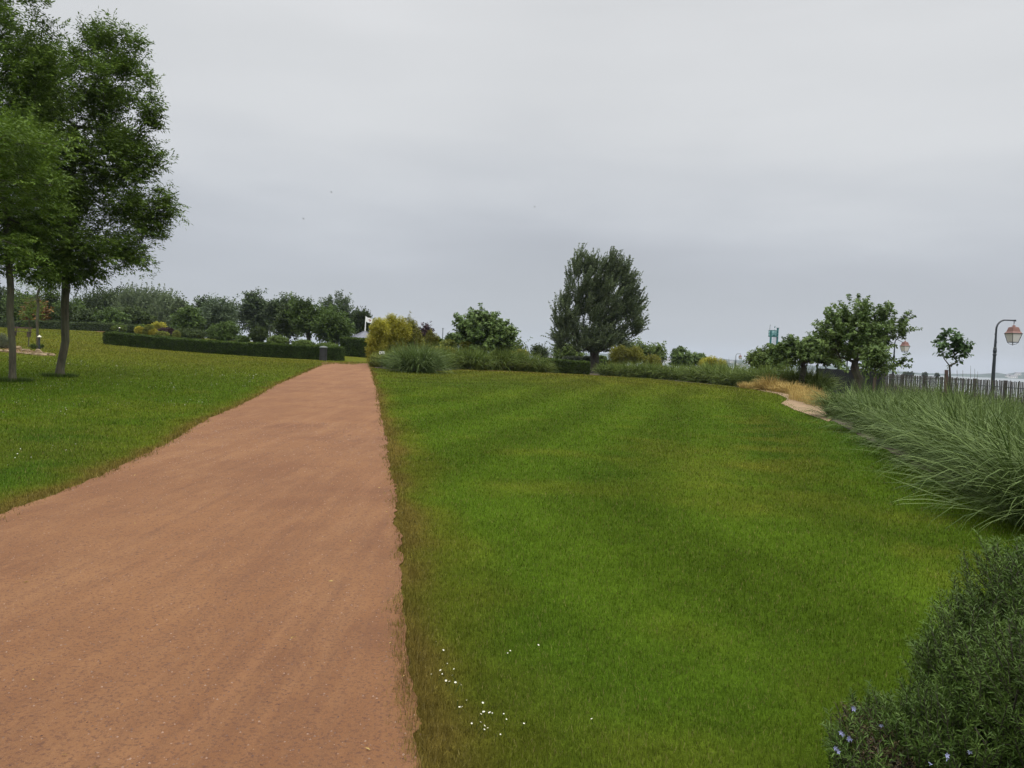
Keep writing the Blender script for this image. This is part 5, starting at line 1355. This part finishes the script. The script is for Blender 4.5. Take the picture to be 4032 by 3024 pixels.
# low sea wall along the shore
mb = MB(); SW = densify(SHORE[1:11], 2.0)
for i in range(len(SW) - 1):
    a, b_ = SW[i], SW[i + 1]; dd = norm(b_ - a); nn_ = np.array([-dd[1], dd[0]]) * .2; za, zb = g1(*a), g1(*b_)
    V = [(*(a - nn_), za - 1), (*(b_ - nn_), zb - 1), (*(b_ + nn_), zb - 1), (*(a + nn_), za - 1), (*(a - nn_), za + .28), (*(b_ - nn_), zb + .28), (*(b_ + nn_), zb + .28), (*(a + nn_), za + .28)]
    mb.add(V, [(3, 2, 1, 0), (4, 5, 6, 7), (0, 1, 5, 4), (2, 3, 7, 6)])
tag(mb.build('sea_wall', M['concrete'], loc=(26, 10, 0)), 'low pale concrete sea wall between promenade and water', 'wall')

# ================================================================== FAR SHORE
DH = 2700
ridge = [(1700, 1384), (1850, 1378), (1930, 1371), (1990, 1374), (2040, 1379), (2110, 1386), (2160, 1385), (2220, 1388), (2280, 1389), (2360, 1392), (2450, 1391), (2560, 1398), (2620, 1403), (2700, 1412), (2800, 1409), (2870, 1415), (2920, 1419), (2960, 1418), (3010, 1424), (3080, 1428), (3150, 1434), (3220, 1440), (3280, 1438), (3320, 1436), (3370, 1447),
         (3410, 1451), (3450, 1451), (3490, 1458), (3560, 1463), (3640, 1469), (3700, 1471), (3760, 1472), (3840, 1473), (3900, 1471), (3925, 1468), (3960, 1473), (3980, 1470), (4000, 1466), (4032, 1467), (4120, 1466), (4300, 1478), (4600, 1495), (5200, 1530)]
rx = np.arange(1700, 5200, 6.); ry = np.interp(rx, [r[0] for r in ridge], [r[1] for r in ridge])
ry = ry + (fbm(rx / 40, rx * 0, 4, 4) - .5) * 5
hill = leafmat('wooded_hill', (.02, .035, .018), (.05, .07, .03), clump=.5, cscale=.01, trans=0)
top = np.array([W3(a, b_, DH) for a, b_ in zip(rx, ry)])
X = np.zeros((5, len(rx))); Y = X.copy(); Z = X.copy()
for i, (dy, f_) in enumerate(((-420, 0.), (-260, .33), (-110, .72), (0, 1.), (500, 1.05))):
    s_ = (DH + dy) / DH; X[i] = top[:, 0] * s_; Y[i] = DH + dy; Z[i] = -3.6 + (top[:, 2] + 3.6) * f_ * (1 if i < 4 else .6)
    if i in (1, 2): Z[i] += (fbm(rx / 25 + i * 9, rx * 0 + i, 8, 4) - .5) * 9
hl_ = grid_mesh('hills', X, Y, Z, hill); tag(hl_, 'low wooded hills of the far shore fading blue', kind='structure')
if hl_.data.polygons[0].normal.z < 0: hl_.data.flip_normals()
# houses on the far hillside
def house(w_, l_, h_):
    mb = MB(); mb.box((0, 0, h_ / 2), (w_, l_, h_), mi=0)
    mb.add([(-w_ / 2 - .5, -l_ / 2 - .5, h_), (w_ / 2 + .5, -l_ / 2 - .5, h_), (w_ / 2 + .5, l_ / 2 + .5, h_), (-w_ / 2 - .5, l_ / 2 + .5, h_), (-w_ / 2 - .5, 0, h_ + l_ * .4), (w_ / 2 + .5, 0, h_ + l_ * .4)], [(0, 1, 5, 4), (2, 3, 4, 5), (0, 4, 3), (1, 2, 5)], 1)
    for i in range(3):
        mb.box((-w_ / 2 + w_ * (i + .5) / 3, -l_ / 2 - .05, h_ * .55), (w_ * .12, .1, h_ * .3), mi=2)
    return mb.build('far_house', [M['housewall'], M['houseroof'], M['ink']], local=True)
HP = [(2193, 'left of the far lamp'), (2180, 'just right of the far lamp'), (2162, 'left below the far lamp'), (2630, 'left of the promenade mulberries'), (2642, 'between the olive bush and the promenade mulberries'), (2618, 'just right of the olive bush'), (2880, 'just left of the lone far lamp'), (2905, 'just right of the lone far lamp'), (2928, 'right of the lone far lamp, uphill'), (2945, 'right of the lone far lamp, largest'), (2958, 'left of the pale mulberry'),
      (3995, 'above the fence at the right edge, left one'), (4012, 'above the fence at the right edge, right one'), (3975, 'right of the nearest lamp post')]
h0 = None
for i, (px, lb) in enumerate(HP):
    dd = DH - 190 - 90 * (i % 3); s_ = dd / DH
    pr_ = W3(px, 1400, dd); x_ = pr_[0]
    zt_ = float(np.interp(x_ / s_, top[:, 0], top[:, 2])); fr = np.interp(dd - DH, [-420, -260, -110, 0], [0, .33, .72, 1.]); z_ = -3.6 + (zt_ + 3.6) * fr
    if h0 is None: h0 = house(15, 9, 6); o = h0
    else: o = h0.copy(); COL.objects.link(o)
    o.location = (x_, dd, z_ - .5); o.rotation_euler = (0, 0, rng.uniform(-.3, .3)); s2 = rng.uniform(.7, 1.15); o.scale = (s2 * rng.uniform(.8, 1.5), s2, s2)
    tag(o, 'tiny pale house on the far shore ' + lb, 'house', 'houses on the far shore')
# port cranes
def crane(px, ytop, kind, lb):
    d = 2150; b_ = W3(px, 1402, d); zt_ = W3(px, ytop, d)[2]; z0 = -3.0; Hh = zt_ - z0
    t = thing('port_crane', (b_[0], d, z0), lb, 'crane', 'port cranes on the horizon')
    mb = MB(); lh = Hh * .45
    for sx in (-4, 4):
        for sy in (-5, 5): mb.tube([(b_[0] + sx, d + sy, z0), (b_[0] + sx * .7, d + sy * .8, z0 + lh)], 1.0, 4)
    mb.box((b_[0], d, z0 + lh), (11, 14, 2.2)); mb.box((b_[0] + 2, d, z0 + lh * .5), (9, 11, 1)); mb.build('portal', M['steelgrey'], parent=t)
    mb = MB(); ln_ = 3 if kind == 'lean' else .6
    mb.tube([(b_[0] + (2 if kind == 'lean' else 0), d, z0 + lh), (b_[0] - ln_, d, zt_)], [1.6, 1.1], 5); mb.tube([(b_[0] + 3, d, z0 + lh), (b_[0] - ln_ * .3, d, z0 + Hh * .8)], .5, 4)
    mb.box((b_[0] - ln_ * .8, d, zt_ - 1.5), (3.4, 3, 3) if kind != 'thin' else (1.6, 1.6, 2)); mb.build('boom', M['steelgrey'], parent=t)
for px, yt, kd, lb in ((2061, 1358, 'up', 'raised port crane on the horizon, leftmost of four'), (2070, 1358, 'up', 'raised port crane on the horizon, second of four'), (2079, 1361, 'lean', 'leaning port crane on the horizon, third of four'), (2091, 1365, 'thin', 'thin straight port crane on the horizon, rightmost of four')):
    crane(px, yt, kd, lb)
# wooded spit with small dark trees at right
d = 620; xs = np.linspace(W3(3380, 1455, d)[0], W3(3790, 1472, d)[0], 60)
Xg = np.tile(xs, (3, 1)); Yg = np.array([[d - 9.], [d], [d + 12.]]) + 0 * Xg; Zg = np.array([[-3.4], [-2.0], [-3.4]]) + 0 * Xg
Zg[1] += (fbm(xs / 7, xs * 0, 2, 3)) * 1.2 - .4
g = grid_mesh('terrain', Xg, Yg, Zg, hill); tag(g, 'thin low spit of land on the water', kind='structure')
if g.data.polygons[0].normal.z < 0: g.data.flip_normals()
for px, r_, lb in ((3432, 7, 'leftmost'), (3568, 13, 'second and widest'), (3588, 9, 'third'), (3642, 10, 'fourth'), (3690, 8, 'rightmost')):
    c = W3(px, 1400 + .0437 * (px - 2016), d)
    bush('spit_tree', '%s small dark tree cluster on the low spit across the water' % lb, 'tree', px, d, [(px, 1404 + .0437 * (px - 2016), r_, 9)], n=90, sl=1.2, nl=8, lL=1.1, lW=.7, mat='dark', loc=(c[0], d, -2.2))
# gulls
for px, py, lb in ((1195, 862, 'left'), (1305, 757, 'middle'), (2105, 815, 'right')):
    c = W3(px, py, 120); mb = MB(); 
    mb.tube([c + np.array([-.12, 0, 0]), c, c + np.array([.14, 0, .0])], [.01, .04, .012], 6)
    for sy in (-1, 1): mb.add([c + np.array([-.04, 0, .01]), c + np.array([.05, 0, .01]), c + np.array([.03, sy * .2, .12]), c + np.array([-.05, sy * .42, .05])], [(0, 1, 2, 3)])
    tag(mb.build('gull', M['ink'], loc=c), 'tiny dark bird high in the grey sky, %s of three' % lb, 'bird', 'birds in the sky')

# ================================================================== HAZE
hz, n, b = new_mat('haze')
n.nodes.remove(b); pv = node(n, 'ShaderNodeVolumePrincipled')
pv.inputs['Color'].default_value = (.74, .84, 1.0, 1); pv.inputs['Density'].default_value = HAZE_D; pv.inputs['Anisotropy'].default_value = .0
n.links.new(pv.outputs[0], n.nodes['Material Output'].inputs['Volume'])
mb = MB(); mb.box((0, 1400, 31), (9000, 4000, 75)); o = mb.build('haze', hz, local=True); tag(o, 'thin grey-blue sea haze', kind='stuff')
